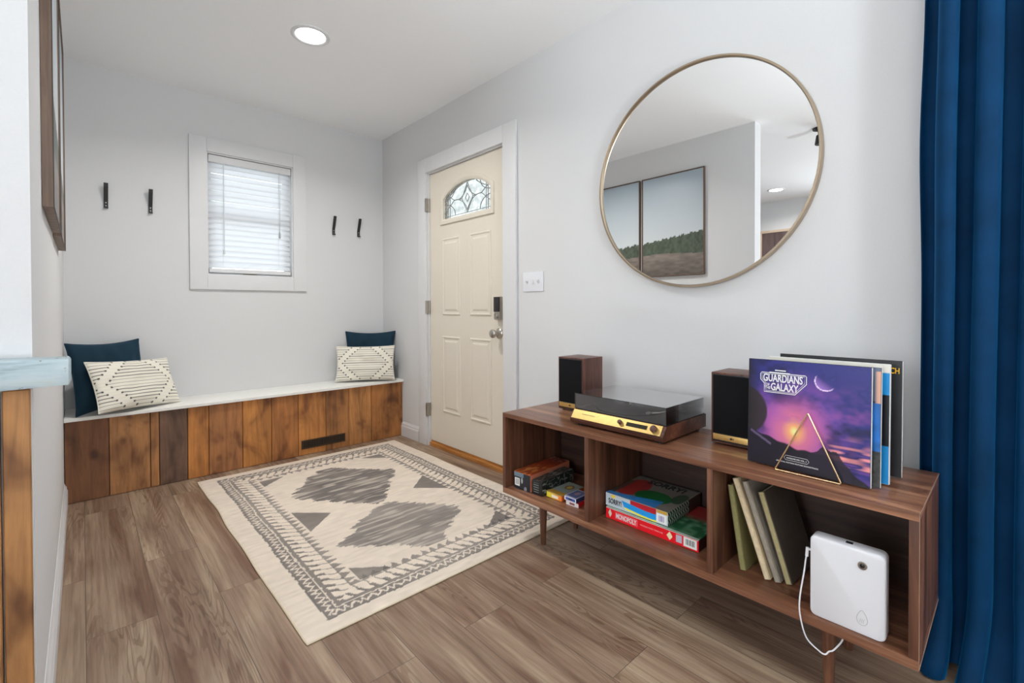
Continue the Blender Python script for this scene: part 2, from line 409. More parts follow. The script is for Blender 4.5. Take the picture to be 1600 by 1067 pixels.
# ------------------------------------------------------------------ window with its blind
win = thing('window_1', kind='structure', loc=((WX0+WX1)/2, YB, WZ0))
cx0, cx1, cz0, cz1 = .533, 1.290, 1.180, 2.217
m = MB(); y0, y1 = YB-.016, YB-.0005
m.box(cx0, WX0+.004, y0, y1, cz0, cz1, .003); m.box(WX1-.004, cx1, y0, y1, cz0, cz1, .003)
m.box(WX0+.004, WX1-.004, y0, y1, WZ1-.004, cz1, .003); m.box(WX0+.004, WX1-.004, y0, y1, cz0, WZ0+.004, .003)
build('casing', m, M_trim, win, angle=25)
m = MB(); yy0, yy1 = YB, YB+.115; e = .001
m.box(WX0+e, WX0+.012, yy0, yy1, WZ0+e, WZ1-e); m.box(WX1-.012, WX1-e, yy0, yy1, WZ0+e, WZ1-e)
m.box(WX0+.012, WX1-.012, yy0, yy1, WZ1-.012, WZ1-e); m.box(WX0+.012, WX1-.012, yy0, yy1, WZ0+e, WZ0+.012)
build('jamb', m, M_trim, win, smooth=False)
m = MB(); a0, a1, b0, b1 = WX0+.0125, WX1-.0125, WZ0+.0125, WZ1-.0125; f = .035
for (p0, p1, q0, q1, ya) in ((a0, a1, b0, (b0+b1)/2+.018, .078), (a0, a1, (b0+b1)/2-.018, b1, .096)):
    ys = (YB+ya, YB+ya+.017)
    m.box(p0, p0+f, *ys, q0, q1); m.box(p1-f, p1, *ys, q0, q1); m.box(p0+f, p1-f, *ys, q0, q0+f); m.box(p0+f, p1-f, *ys, q1-f, q1)
sash = build('sash', m, M_trim, win, smooth=False)
m = MB(); m.box(a0+f, a1-f, YB+.085, YB+.088, b0+f, (b0+b1)/2-.018); m.box(a0+f, a1-f, YB+.103, YB+.106, (b0+b1)/2+.019, b1-f)
build('pane', m, M_glass, sash, smooth=False)
m = MB(); m.box((a0+a1)/2-.045, (a0+a1)/2+.045, YB+.066, YB+.0775, b0+.008, b0+.02, .003); build('sash_lift', m, plain('brass_lift', (.5, .36, .12, 1), .35, 1.0), sash)

bl = thing('window_blind', 'white horizontal slat blind hanging in the window, lowered almost to the sill', 'blind', ((a0+a1)/2, YB+.034, WZ1-.06))
m = MB(); m.box(a0+.004, a1-.004, YB+.006, YB+.060, WZ1-.064, WZ1-.016, .003); build('headrail', m, M_trim, bl)
zt, zb, ns = WZ1-.078, WZ0+.078, 19
for i in range(ns):
    z = zt + (zb-zt)*i/(ns-1); th = math.radians(61 + random.uniform(-2.5, 2.5)); sag = random.uniform(-.001, .001)
    m = MB(); hw_ = .0235; rows = []
    for s_ in (-1, -.5, 0, .5, 1):
        dy = s_*hw_*math.cos(th); dz = -s_*hw_*math.sin(th)*-1
        bow = .0022*(1-s_*s_)
        rows.append((YB+.036+dy, z+dz+bow+sag))
    pr_ = [(y, zz+.0012) for y, zz in rows]+[(y, zz-.0012) for y, zz in reversed(rows)]
    m.loft([[(x, y, zz) for y, zz in pr_] for x in (a0+.006, a1-.006)])
    build('slat', m, M_slat, bl)
m = MB(); m.box(a0+.006, a1-.006, YB+.012, YB+.060, WZ0+.022, WZ0+.050, .004); build('bottom_rail', m, M_trim, bl)
m = MB()
for x in (a0+.09, a1-.09):
    m.tube([(x, YB+.012, WZ1-.06), (x, YB+.012, WZ0+.05)], .0008, 5); m.tube([(x, YB+.061, WZ1-.06), (x, YB+.061, WZ0+.05)], .0008, 5)
build('ladder_cord', m, M_whitepl, bl)
m = MB(); xw = .737; m.tube([(xw, YB+.004, WZ1-.06), (xw, YB+.002, 1.46)], .003, 8); m.lathe([(.003, 0), (.006, -.006), (.006, -.03), (.003, -.034)], (xw, YB+.002, 1.462), n=10)
build('tilt_wand', m, plain('clear_wand', col(190, 192, 196), .2), bl)
m = MB(); xc = 1.10
for d in (-.004, .004): m.tube([(xc+d, YB+.004, WZ1-.06), (xc+d*.6, YB+.002, 1.62)], .001, 5)
m.lathe([(.002, 0), (.006, -.012), (.007, -.045), (.004, -.05)], (xc, YB+.002, 1.625), n=10)
build('lift_cord', m, plain('cord_tassel', col(150, 152, 156), .5), bl)

# ------------------------------------------------------------------ the front door
dr = thing('door_1', kind='structure', loc=(XR, (DY0+DY1)/2, 0))
m = MB(); x0, x1 = XR-.018, XR-.0005
for (p0, p1, q0, q1) in ((2.050, DY0+.004, 0, 2.180), (DY1-.004, 3.160, 0, 2.180), (DY0+.004, DY1-.004, DZ-.004, 2.180)):
    m.box(x0, x1, p0, p1, q0, q1, .004)
build('casing', m, M_trim, dr, angle=25)
m = MB(); m.box(XR, XR+.118, DY0+e, DY0+.014, 0, DZ-e); m.box(XR, XR+.118, DY1-.014, DY1-e, 0, DZ-e); m.box(XR, XR+.118, DY0+.014, DY1-.014, DZ-.012, DZ-e)
m.box(XR+.062, XR+.08, DY0+.014, DY0+.028, 0, DZ-.012); m.box(XR+.062, XR+.08, DY1-.028, DY1-.014, 0, DZ-.012); m.box(XR+.062, XR+.08, DY0+.028, DY1-.028, DZ-.026, DZ-.012)
build('jamb', m, M_trim, dr, smooth=False)
m = MB(); m.box(XR+.002, XR+.11, DY0+.0145, DY1-.0145, .0, .026, .004); m.box(XR+.020, XR+.058, DY0+.0145, DY1-.0145, .026, .040, .003)
build('threshold', m, M_thresh, dr)
# leaf with an arched light: outline and hole as a triangulated plate
LY0, LY1, LZ0, LZ1, LX = 2.182, 3.038, .042, 2.060, XR+.018
gy0, gy1, gz0, gz1, gzp = 2.318, 2.862, 1.690, 1.842, 1.936
def arch(o, n=24):
    """arched outline grown by o"""
    cy = (gy0+gy1)/2; hw = (gy1-gy0)/2; rise = gzp-gz1; R = (hw*hw+rise*rise)/(2*rise); zc = gzp-R; R2 = R+o
    a = math.asin((hw+o)/R2); p = [(gy0-o, gz0-o), (gy1+o, gz0-o)]
    for i in range(n+1):
        t = a-2*a*i/n; p.append((cy+R2*math.sin(t), zc+R2*math.cos(t)))
    return p
bm = bmesh.new(); hole = arch(.0); out = [(LY0, LZ0), (LY1, LZ0), (LY1, LZ1), (LY0, LZ1)]
def loop_edges(pts):
    v = [bm.verts.new((LX, y, z)) for y, z in pts]; return [bm.edges.new((v[i], v[(i+1) % len(v)])) for i in range(len(v))]
ed = loop_edges(out)+loop_edges(hole)
bmesh.ops.triangle_fill(bm, use_beauty=True, edges=ed)
ret = bmesh.ops.extrude_face_region(bm, geom=list(bm.faces)); bmesh.ops.translate(bm, vec=(.042, 0, 0), verts=[g for g in ret['geom'] if isinstance(g, bmesh.types.BMVert)])
mm = MB(); mm.bm.free(); mm.bm = bm
leaf = build('leaf', mm, M_door, dr, smooth=False)
for (p0, p1, q0, q1) in ((2.318, 2.545, .995, 1.556), (2.655, 2.875, .995, 1.556), (2.318, 2.545, .280, .842), (2.655, 2.875, .280, .842)):
    m = MB(); rings = []
    for d, h in ((0, 0), (.004, .0055), (.012, .0065), (.017, .002), (.030, .0015), (.042, .0065), (.046, .0070)):
        rings.append([(LX-.0004-h, y, z) for y, z in ((p0+d, q0+d), (p1-d, q0+d), (p1-d, q1-d), (p0+d, q1-d))])
    m.loft(rings); build('raised_panel', m, M_door, leaf, smooth=False)
m = MB(); A = [arch(o) for o in (.034, .031, .012, .002, -.004)]; hx = (.0, .011, .014, .006, .004)
m.loft([[(LX-.0004-h, y, z) for y, z in a] for a, h in zip(A, hx)], cap=False); build('light_moulding', m, M_door, leaf, angle=50)
m = MB(); g = arch(-.0005); m.prism([(LX+.016, y, z) for y, z in g], (.006, 0, 0)); gp = build('glass_pane', m, M_dglass, leaf, smooth=False)
m = MB(); cyg = (gy0+gy1)/2; xg = LX+.014; zm = 1.815; zlo = gz0+.004
def cam(pts, r=.0034): m.tube([(xg, y, z) for y, z in pts], r, 6)
def curve(p0, p1, p2, n=9): return [((1-t)**2*p0[0]+2*t*(1-t)*p1[0]+t*t*p2[0], (1-t)**2*p0[1]+2*t*(1-t)*p1[1]+t*t*p2[1]) for t in [i/n for i in range(n+1)]]
for sg in (-1, 1):
    Y = lambda d: cyg+sg*d
    cam([(Y(.0), zm+.105), (Y(.062), zm), (Y(0), zm-.105)]); cam([(Y(0), zm+.030), (Y(.022), zm), (Y(0), zm-.030)])
    cam(curve((Y(0), zm+.085), (Y(.03), zm+.02), (Y(.10), zm))); cam(curve((Y(0), zm-.085), (Y(.03), zm-.02), (Y(.10), zm)))
    cam([(Y(.062), zm), (Y(.155), zm+.005)]); cam([(Y(.155), zm+.005), (Y(.27), zm+.075)]); cam([(Y(.155), zm+.005), (Y(.27), zm-.075)])
    cam(curve((Y(.14), zm+.10), (Y(.15), zm+.02), (Y(.272), zm+.015))); cam(curve((Y(.14), zm-.10), (Y(.15), zm-.02), (Y(.272), zm-.015)))
    cam([(Y(.205), zlo), (Y(.205), gz1+.042)]); cam([(Y(.225), zlo), (Y(.225), gz1+.030)])
    cam(curve((Y(.27), zm+.045), (Y(.20), zm+.03), (Y(.10), zm+.10)))
cam([(gy0+.004, zlo+.018), (gy1-.004, zlo+.018)], .002)
build('leading', m, M_lead, gp)
for z in (1.828, 1.054, .275):
    m = MB(); m.cyl((XR+.010, LY1+.004, z-.05), (XR+.010, LY1+.004, z+.05), .0075, n=14); m.box(XR-.0205, XR+.014, LY1+.001, LY1+.016, z-.05, z+.05, .001)
    build('hinge', m, M_hinge, dr)
m = MB(); yk, zk = 2.240, .884
m.lathe([(.001, 0), (.033, .0), (.033, .006), (.026, .012), (.012, .018), (.011, .036), (.020, .042), (.027, .052), (.0275, .062), (.022, .070), (.010, .073), (.001, .0735)], (LX, yk, zk), (-1, 0, 0), 32)
build('knob', m, M_steel, leaf)
m = MB(); m.box(LX-.030, LX-.0002, 2.203, 2.262, .970, 1.118, .009); lk = build('keypad_lock', m, M_steel, leaf)
m = MB(); m.box(LX-.034, LX-.0302, 2.206, 2.259, 1.022, 1.116, .0018); 
build('keypad_cover', m, M_keypad, lk, label='dark keypad cover')
m = MB(); m.lathe([(.012, 0), (.012, .004), (.010, .005)], (LX-.0305, 2.232, .995), (-1, 0, 0), 20); m.box(LX-.052, LX-.035, 2.228, 2.236, .978, 1.012, .002); build('thumb_turn', m, M_steel, lk)

# light switch
sw = thing('light_switch', 'white three-gang light switch plate on the wall to the right of the front door', 'light switch', (XR, 1.917, 1.197))
m = MB(); m.box(XR-.006, XR-.0003, 1.835, 2.0, 1.142, 1.255, .003); build('plate', m, M_whitepl, sw)
for i, y in enumerate((1.871, 1.917, 1.963)):
    m = MB(); m.box(XR-.0068, XR-.0062, y-.006, y+.006, 1.184, 1.210, .0004); m.prism([(XR-.006, y-.0045, 1.190), (XR-.006, y-.0045, 1.204), (XR-.016, y-.0045, 1.208 if i != 1 else 1.190), (XR-.017, y-.0045, 1.202 if i != 1 else 1.185)], (0, .009, 0))
    build('toggle', m, plain('toggle_white', col(190, 190, 192), .4) if i == 0 else MATS['toggle_white'], sw)

# ------------------------------------------------------------------ coat hooks
def hook_parts(p):
    m = MB(); w = .0105
    prof = [(0, 0), (-.022, .000), (-.022, .006), (-.006, .007), (-.006, .045), (-.036, .128), (-.041, .147), (-.034, .150), (-.028, .130), (-.0015, .052), (0, .048)]
    m.prism([(-w, y, z) for y, z in prof], (2*w, 0, 0)); b = build('hook_bar', m, M_black, p, smooth=False)
    for z in (.016, .034):
        m = MB(); m.lathe([(.0038, 0), (.0034, .0012), (.001, .0018)], (0, -.0061, z), (0, -1, 0), 12); build('screw', m, M_steel, b)
hooks = [(.113, 1.660, 'black metal coat hook on the back wall, nearest the left corner'),
         (.328, 1.658, 'black metal coat hook on the back wall, just left of the window'),
         (1.506, 1.643, 'black metal coat hook on the back wall, just right of the window'),
         (1.717, 1.647, 'black metal coat hook on the back wall, nearest the front door')]
h0 = None
for x, z, lb in hooks:
    h = thing('coat_hook', lb, 'coat hook', (x, YB-.0004, z), rot=(0, 0, 0), group='coat hooks on the back wall')
    if h0 is None: hook_parts(h); h0 = h
    else:
        for ch in h0.children:
            c = ch.copy(); C.objects.link(c); c.parent = h
            for g_ in ch.children:
                d = g_.copy(); C.objects.link(d); d.parent = c

# ------------------------------------------------------------------ built-in bench
BY, BZ = 3.44, .462
bn = thing('bench', 'built-in entry bench with reclaimed plank front and white painted seat under the window', 'bench', (.93, BY, 0))
m = MB(); m.box(XL+.001, XR-.001, BY-.022, YB-.001, BZ-.018, BZ, .002); build('seat', m, M_seat, bn)
xs = [XL+.001, .105, .288, .469, .579, .768, .942, 1.117, 1.31, 1.484, 1.665, XR-.001]
xs.insert(3, .330)
bt = [(112, 74, 48), (150, 106, 66), (146, 102, 62), (96, 72, 58), (164, 108, 54), (146, 98, 58), (164, 110, 56), (150, 98, 52), (162, 108, 56), (142, 96, 54), (156, 108, 62), (142, 94, 50)]
planked('front_panel', xs, BY, BY+.019, .002, BZ-.019, bt, bn)
m = MB(); m.box(XL+.016, XR-.016, BY+.0205, BY+.03, .002, BZ-.0185); build('carcass', m, M_framedark, bn, smooth=False)
m = MB(); v0, v1, w0, w1 = 1.135, 1.452, .046, .108
m.box(v0, v1, BY-.0075, BY-.0025, w0, w0+.008); m.box(v0, v1, BY-.0075, BY-.0025, w1-.008, w1); m.box(v0, v0+.01, BY-.0075, BY-.0025, w0+.008, w1-.008); m.box(v1-.01, v1, BY-.0075, BY-.0025, w0+.008, w1-.008)
nsl = 26
for i in range(nsl):
    x = v0+.012+(v1-v0-.024)*(i+.5)/nsl; m.box(x-.0022, x+.0022, BY-.007, BY-.003, w0+.006, w1-.006)
vg = build('vent_grille', m, M_vent, bn, smooth=False, label='bronze slotted air vent')
m = MB(); m.box(v0+.004, v1-.004, BY-.0029, BY-.0022, w0+.004, w1-.004); build('dark_backing', m, M_ventdark, vg, smooth=False)  # thin near-black sheet: darkness behind the slots put into its colour

# ------------------------------------------------------------------ cushions
def cushion(name, label, cat, group, w, h, t, loc, rot, mat, colour=None, n=64, pinch=.06, seed=1):
    th = thing(name, label, cat, loc, rot, group)
    nx, ny = n, max(24, int(n*h/w))
    u = np.linspace(-1, 1, nx)[None, :].repeat(ny, 0); v = np.linspace(-1, 1, ny)[:, None].repeat(nx, 1)
    px = pinch*(1-np.abs(u)**2)*np.sign(v); py = pinch*(1-np.abs(v)**2)*np.sign(u)
    X = (u - py*np.abs(u)**2*1.0)*w/2; Z = (v - px*np.abs(v)**2*1.0)*h/2
    T = t/2*((1-np.abs(u)**2.6)*(1-np.abs(v)**2.6))**.42
    wr = (smooth_noise(ny, nx, 6, 8, seed)-.5)*.014*np.clip(T/(t/2), 0, 1)
    for side, nm in ((-1, 'front'), (1, 'back')):
        P = np.stack([X, side*(T+wr*(side < 0)), Z], -1)
        if side > 0: P = P[:, ::-1]
        if colour is None: cf = np.ones((ny, nx, 3))*.5
        else: cf = colour(u, v, w, h) if side < 0 else np.ones((ny, nx, 3))*L3(205, 200, 186, 1.2)
        painted_grid('cover_'+nm, P, cf, mat, th)
    e_ = [(X[0, i], 0, Z[0, i]) for i in range(nx)]+[(X[j, -1], 0, Z[j, -1]) for j in range(1, ny)]+[(X[-1, i], 0, Z[-1, i]) for i in range(nx-2, -1, -1)]+[(X[j, 0], 0, Z[j, 0]) for j in range(ny-2, 0, -1)]
    m = MB(); m.tube(e_, .0028, 6, closed=True); build('piping', m, mat if colour is None else M_seam, th)
    return th
M_seam = plain('cushion_seam', col(205, 200, 188, 1.25), .9, var=.05)
def stitched(u, v, w, h):
    base = L3(216, 211, 198, 1.25); ink = L3(92, 90, 84, 1.0)
    rows = 15; vv = (v+1)/2*rows; fr = vv-np.floor(vv); rowc = (np.floor(vv)+.5)/rows*2-1
    dr_ = np.abs(u)+np.abs(rowc)*.66
    inside = dr_ < .80; outside = dr_ > 1.10
    line = (np.abs(fr-.5) < .10) & (inside | outside)
    out = np.ones(u.shape+(3,))*base
    out *= (1-.05*(np.abs(fr-.5) > .34))[..., None]
    out[line] = ink*1.6
    for lim in (.80, 1.10):
        xe = lim-np.abs(rowc)*.66
        dot = (xe > .03) & ((((np.abs(u)-xe)*w/2)/.0062)**2+(((fr-.5)/rows*h)/.0055)**2 < 1)
        out[dot] = ink
    return out
R_ = math.radians
cushion('square_cushion', 'dark teal velvet square cushion propped in the left corner of the bench', 'cushion', 'dark velvet cushions', .42, .40, .105, (.115, 3.585, BZ+.202), (R_(-10), 0, R_(38)), M_bluecush, n=56, pinch=.10, seed=3)
cushion('lumbar_cushion', 'cream oblong cushion with stitched diamond pattern leaning at the left end of the bench', 'cushion', 'cream stitched cushions', .47, .295, .095, (.228, 3.498, BZ+.150), (R_(-24), R_(3), R_(34)), M_cush, stitched, n=190, seed=5)
cushion('square_cushion', 'dark teal velvet square cushion standing in the right corner of the bench', 'cushion', 'dark velvet cushions', .40, .39, .10, (1.750, 3.628, BZ+.202), (R_(-9), 0, R_(-33)), M_bluecush, n=56, pinch=.10, seed=8)
cushion('lumbar_cushion', 'cream oblong cushion with stitched diamond pattern upright at the right end of the bench', 'cushion', 'cream stitched cushions', .45, .275, .09, (1.664, 3.532, BZ+.146), (R_(-12), 0, R_(-30)), M_cush, stitched, n=190, seed=9)

# ------------------------------------------------------------------ rug
RX0, RX1, RY0, RY1 = .505, 1.800, 1.488, 3.330
nx, ny = 300, 426
gx = np.linspace(RX0, RX1, nx); gy = np.linspace(RY0, RY1, ny); GX, GY = np.meshgrid(gx, gy)
cream = L3(208, 194, 178, 1.2); dark = L3(80, 74, 73, 1.05); midg = L3(150, 140, 132, 1.1)
dx = np.minimum(GX-RX0, RX1-GX); dyv = np.minimum(GY-RY0, RY1-GY)
bx = dx-.086; by = dyv-.062; d = np.minimum(bx, by)            # depth inside the plain margin
along = np.where(bx < by, GY-RY0, GX-RX0)
d = d+(smooth_noise(ny, nx, 130, 90, 301)-.5)*.007; along = along+(smooth_noise(ny, nx, 60, 44, 302)-.5)*.016
field = np.ones((ny, nx, 3))*cream*(1+.05*(smooth_noise(ny, nx, 90, 60, 303)-.5))[..., None]
weave = (smooth_noise(ny, nx, 140, 26, 11)-.5)
def blend(mask, c, a=1.0):
    mk = (mask.astype(float)*a)[..., None]; field[:] = field*(1-mk)+np.array(c)*mk
tri = lambda s, p: np.abs(((s/p) % 1)*2-1)
# outer scroll band
blend((d > 0) & (d < .006), dark, .85)
blend((d >= .006) & (d < .046), dark, .80)
sq = .026+.012*(tri(along, .032)*2-1)
blend((np.abs(d-sq) < .0065) & (d > .004) & (d < .046), cream*1.02, .95)
blend((d >= .046) & (d < .052), cream, .9)
# slanted block band on a dark ground with points towards the field
blend((d >= .052) & (d < .100), dark, .75)
sl = ((along+(d-.052)*.45)/.046) % 1
blend((d > .068) & (d < .142) & (sl < .66), cream*1.03, 1.0)
blend((d > .068) & (d < .142) & (np.abs(sl-.70) < .07), dark, .7)
tooth = .138+.040*(1-tri(along, .044))
blend((d >= .136) & (d < tooth) , dark, .72)
blend((d >= .142) & (d < .146), midg, .3)
# stepped medallions
def stepq(v, s): return np.floor(v/s)*s
def inside_poly(pts, X, Y):
    ins = np.zeros(X.shape, bool)
    for (xa, ya), (xb_, yb__) in zip(pts, pts[1:]+pts[:1]):
        hit = ((ya > Y) != (yb__ > Y)) & (X < (xb_-xa)*(Y-ya)/((yb__-ya) if yb__ != ya else 1e-9)+xa); ins ^= hit
    return ins
def medallion(pts, a, sd):
    """serrated lozenge: outline sampled row by row in 12 mm steps"""
    jit = (smooth_noise(ny, nx, 120, 10, sd)-.5)*.05+(smooth_noise(ny, nx, 46, 2, sd+1)-.5)*.03
    m_ = inside_poly(pts, GX+jit, np.floor(GY/.014)*.014+.007)
    streak = smooth_noise(ny, nx, 54, 4, sd+2)*.55+smooth_noise(ny, nx, 170, 30, sd+3)*.45
    cc = L3(138, 130, 124, 1.1)*(1-a)+dark*a
    sh = (.62+.95*streak)[..., None]
    al = (.90-.42*np.clip((smooth_noise(ny, nx, 150, 14, sd+5)-.56)*4, 0, 1))[..., None]
    field[:] = np.where(m_[..., None], field*(1-al)+cc*sh*al, field)
medallion([(.826, 2.70), (.90, 2.80), (1.02, 2.93), (1.10, 3.02), (1.19, 3.03), (1.27, 2.93), (1.36, 2.83), (1.475, 2.73), (1.42, 2.64), (1.33, 2.52), (1.25, 2.41), (1.19, 2.31), (1.14, 2.30), (1.07, 2.37), (1.00, 2.48), (.93, 2.56)], .95, 201)
medallion([(.822, 2.00), (.90, 2.07), (.98, 2.17), (1.09, 2.26), (1.19, 2.28), (1.28, 2.18), (1.37, 2.09), (1.445, 1.99), (1.38, 1.91), (1.27, 1.83), (1.18, 1.73), (1.10, 1.735), (1.03, 1.80), (.94, 1.89)], .55, 211)
def triangle(px, py, sx, sy, wx=.15, wy=.21):
    """corner motif: right angle at (px, py) pointing outward"""
    u = (GX-px)*sx; v = (GY-py)*sy
    jag = .014*(tri(GX*1.0+GY*.5, .05))
    m_ = (u > 0) & (v > 0) & (u/wx+v/wy < 1-jag*3)
    mot = smooth_noise(ny, nx, 150, 60, 31)
    field[:] = np.where(m_[..., None], field*.2+(dark*.95)[None, None]*(.75+.5*mot)[..., None]*.8, field)
for (px, py, sx, sy) in ((.770, 3.075, 1, -1), (1.545, 3.075, -1, -1), (.770, 1.700, 1, 1), (1.545, 1.700, -1, 1)): triangle(px, py, sx, sy, .14, .11)
for (px, sx) in ((.770, 1), (1.545, -1)):
    u = (GX-px)*sx; v = np.abs(GY-2.36)
    m_ = (u > 0) & (u < .15*(1-v/.14)) ; field[:] = np.where(m_[..., None], field*.2+dark*.95*.85, field)
fade = smooth_noise(ny, nx, 16, 9, 41)
field = field*(1+.16*weave[..., None]) ; keep = np.clip(.02+.24*(fade-.5), 0, .2)[..., None]; field = field*(1-keep)+cream*keep
th_ = ((np.arange(nx)[None, :]+np.arange(ny)[:, None]) % 2)*.05-.025; field *= (1+th_[..., None])
wav = (smooth_noise(ny, nx, 6, 4, 51)-.5)*.0022; lift = np.where(np.minimum(dx, dyv) < .006, .003, 0)
# slightly irregular cut edges
EX = GX+(smooth_noise(ny, nx, 7, 2, 61)-.5)*.010*(np.abs(GX-1.15)/.65)
P = np.stack([EX, GY, .0085+wav-lift], -1)
rug = thing('rug', 'cream and grey tribal patterned flat-woven rug on the floor in front of the bench', 'rug', ((RX0+RX1)/2, (RY0+RY1)/2, 0))
painted_grid('woven_pile', P, field, M_rug, rug)
m = MB(); rim = [(EX[0, i], GY[0, i]) for i in range(0, nx, 13)]+[(EX[-1, -1], GY[-1, -1])] if False else None
b4 = [(EX[0, i], GY[0, i]) for i in range(0, nx-1, 12)]+[(EX[j, -1], GY[j, -1]) for j in range(0, ny-1, 12)]+[(EX[-1, i], GY[-1, i]) for i in range(nx-1, 0, -12)]+[(EX[j, 0], GY[j, 0]) for j in range(ny-1, 0, -12)]
m.tube([(x, y, .0042) for x, y in b4], .0034, 6, closed=True); build('bound_edge', m, plain('rug_edge', col(205, 190, 165, 1.15), .95), rug)
bk = MB(); bk.box(RX0+.01, RX1-.01, RY0+.01, RY1-.01, .0005, .004); build('backing', bk, MATS['rug_edge'], rug, smooth=False)

# ------------------------------------------------------------------ round mirror
MC = Vector((XR, .943, 1.609)); MR = .4705
mr = thing('round_mirror', 'large round wall mirror with thin champagne metal frame above the media console', 'mirror', MC, rot=(0, 0, 0))
m = MB(); rings = []
n = 128
prof = [(MR-.004, -.001), (MR+.0065, -.001), (MR+.007, -.030), (MR+.006, -.034), (MR-.001, -.034), (MR-.003, -.030), (MR-.004, -.016)]
for i in range(n):
    t = 2*PI*i/n; rings.append([(x, r*math.cos(t), r*math.sin(t)) for r, x in prof])
rings.append(rings[0]); m.loft(rings, cap=False); bmesh.ops.remove_doubles(m.bm, verts=m.bm.verts, dist=1e-6)
build('frame', m, M_mframe, mr, angle=40)
m = MB(); m.lathe([(MR-.0045, -.004), (MR-.0045, -.022)], (0, 0, 0), (1, 0, 0), 128); build('mirror_glass', m, M_mirror, mr)

# ------------------------------------------------------------------ recessed lights and what the mirror shows of the next room
def downlight(x, y, label, power):
    t = thing('recessed_light', label, 'ceiling light', (x, y, H), group='recessed ceiling lights')
    m = MB(); m.lathe([(.098, -.0005), (.098, -.004), (.090, -.008), (.080, -.0075), (.074, -.003)], (x, y, H), n=48, cap=False); build('trim_ring', m, M_trim, t)
    m = MB(); m.lathe([(.0745, -.0012), (.0735, -.0045), (.060, -.0055), (.001, -.006)], (x, y, H), n=40); build('lens', m, M_lamp, t)
    l = bpy.data.lights.new('downlight', 'AREA'); l.shape = 'DISK'; l.size = .14; l.energy = power; l.color = (1, .985, .96); l.spread = R_(150)
    o = bpy.data.objects.new('downlight', l); C.objects.link(o); o.location = (x, y, H-.012); return t
downlight(.915, 2.578, 'recessed round ceiling light shining in the entry ceiling', 16)
downlight(-2.55, 2.05, 'recessed ceiling light of the next room, seen only in the mirror', 8)
m = MB(); m.lathe([(.055, 0), (.055, -.012), (.02, -.02), (.016, -.05), (.03, -.06), (.04, -.13), (.036, -.135), (.001, -.135)], (-.62, 1.10, H-.0005), n=24)
tag(build('ceiling_spotlight', m, M_black, loc=(-.62, 1.10, H)), 'small black ceiling fixture glimpsed at the right rim of the mirror', 'ceiling light')
pn = thing('wall_panel', 'dark brown framed panel on the far wall, seen in the lower right of the mirror', 'picture', (WX, 2.05, 1.6))
m = MB(); m.box(WX+.001, WX+.02, 1.45, 2.45, 1.0, 2.08); build('panel', m, wood('dark_panel', col(60, 46, 44), col(82, 66, 64), col(96, 80, 78), 'z', .5), pn, smooth=False)
m = MB()
for (p0, p1, q0, q1) in ((1.42, 2.48, 2.08, 2.115), (1.42, 2.48, .965, 1.0), (1.42, 1.45, 1.0, 2.08), (2.45, 2.48, 1.0, 2.08)): m.box(WX+.001, WX+.03, p0, p1, q0, q1, .002)
build('frame', m, plain('panel_frame', col(180, 160, 140), .5), pn)

# framed landscape pair on the left wall
def landscape(nx, ny, off, seed):
    v = np.linspace(0, 1, ny)[:, None].repeat(nx, 1); u = np.linspace(0, 1, nx)[None, :].repeat(ny, 0)+off
    sky = L3(150, 164, 174, 1.25)*(v[..., None])+L3(198, 200, 200, 1.25)*(1-v[..., None])
    out = sky.copy()
    g = np.random.default_rng(seed)
    ridge = .315+.075*np.clip(u, -1, 2)+.016*np.abs(np.sin(u*21))+.012*np.abs(np.sin(u*47+1))+.008*np.abs(np.sin(u*90+2))
    nz = smooth_noise(ny, nx, 40, 40, seed+1)
    tree = (v < ridge) & (v > .20); nz = nz*.6+.4*smooth_noise(ny, nx, 16, 14, seed+4)
    out = np.where(tree[..., None], (L3(78, 88, 74, 1.1)*(.5+nz[..., None]*.9)), out)
    fld = v <= .21+.01*np.sin(u*5)
    nz2 = smooth_noise(ny, nx, 60, 12, seed+2)
    out = np.where(fld[..., None], (L3(128, 118, 110, 1.1)*(.7+.5*nz2[..., None]))*(.55+.45*(v/.21))[..., None]+L3(165, 158, 140)*.0, out)
    return out
def picture(y0, y1, z0, z1, label, off, seed):
    t = thing('framed_picture', label, 'picture', (XL, (y0+y1)/2, z0), group='framed landscape pictures on the left wall')
    f = .010; d = .024
    m = MB()
    for (p0, p1, q0, q1) in ((y0, y1, z0, z0+f), (y0, y1, z1-f, z1), (y0, y0+f, z0+f, z1-f), (y1-f, y1, z0+f, z1-f)): m.box(XL+.0008, XL+d, p0, p1, q0, q1)
    fr = build('frame', m, M_framewood, t, smooth=False)
    m = MB()
    for (p0, p1, q0, q1) in ((y0-.0006, y1+.0006, z0-.0006, z0+.0045), (y0-.0006, y1+.0006, z1-.0045, z1+.0006), (y0-.0006, y0+.0045, z0+.0045, z1-.0045), (y1-.0045, y1+.0006, z0+.0045, z1-.0045)): m.box(XL+d-.001, XL+d+.0012, p0, p1, q0, q1)
    build('front_edge', m, M_framedark, fr, smooth=False)
    nx_, ny_ = 90, 130
    yy = np.linspace(y1-f, y0+f, nx_)[None, :].repeat(ny_, 0); zz = np.linspace(z0+f, z1-f, ny_)[:, None].repeat(nx_, 1)
    # seen from the room the left-hand side of the picture is at smaller y
    P = np.stack([np.full_like(yy, XL+d-.004), yy[:, ::-1], zz], -1)[:, ::-1]
    c = landscape(nx_, ny_, off, seed)
    painted_grid('canvas', P, c, M_paint, t)
    m = MB(); m.box(XL+.001, XL+d-.006, y0+f+.0005, y1-f-.0005, z0+f+.0005, z1-f-.0005); build('backboard', m, M_card, t, smooth=False)
picture(1.805, 2.405, 1.328, 2.245, 'wood-framed landscape picture on the left wall, the one nearer the half wall', 0.0, 71)
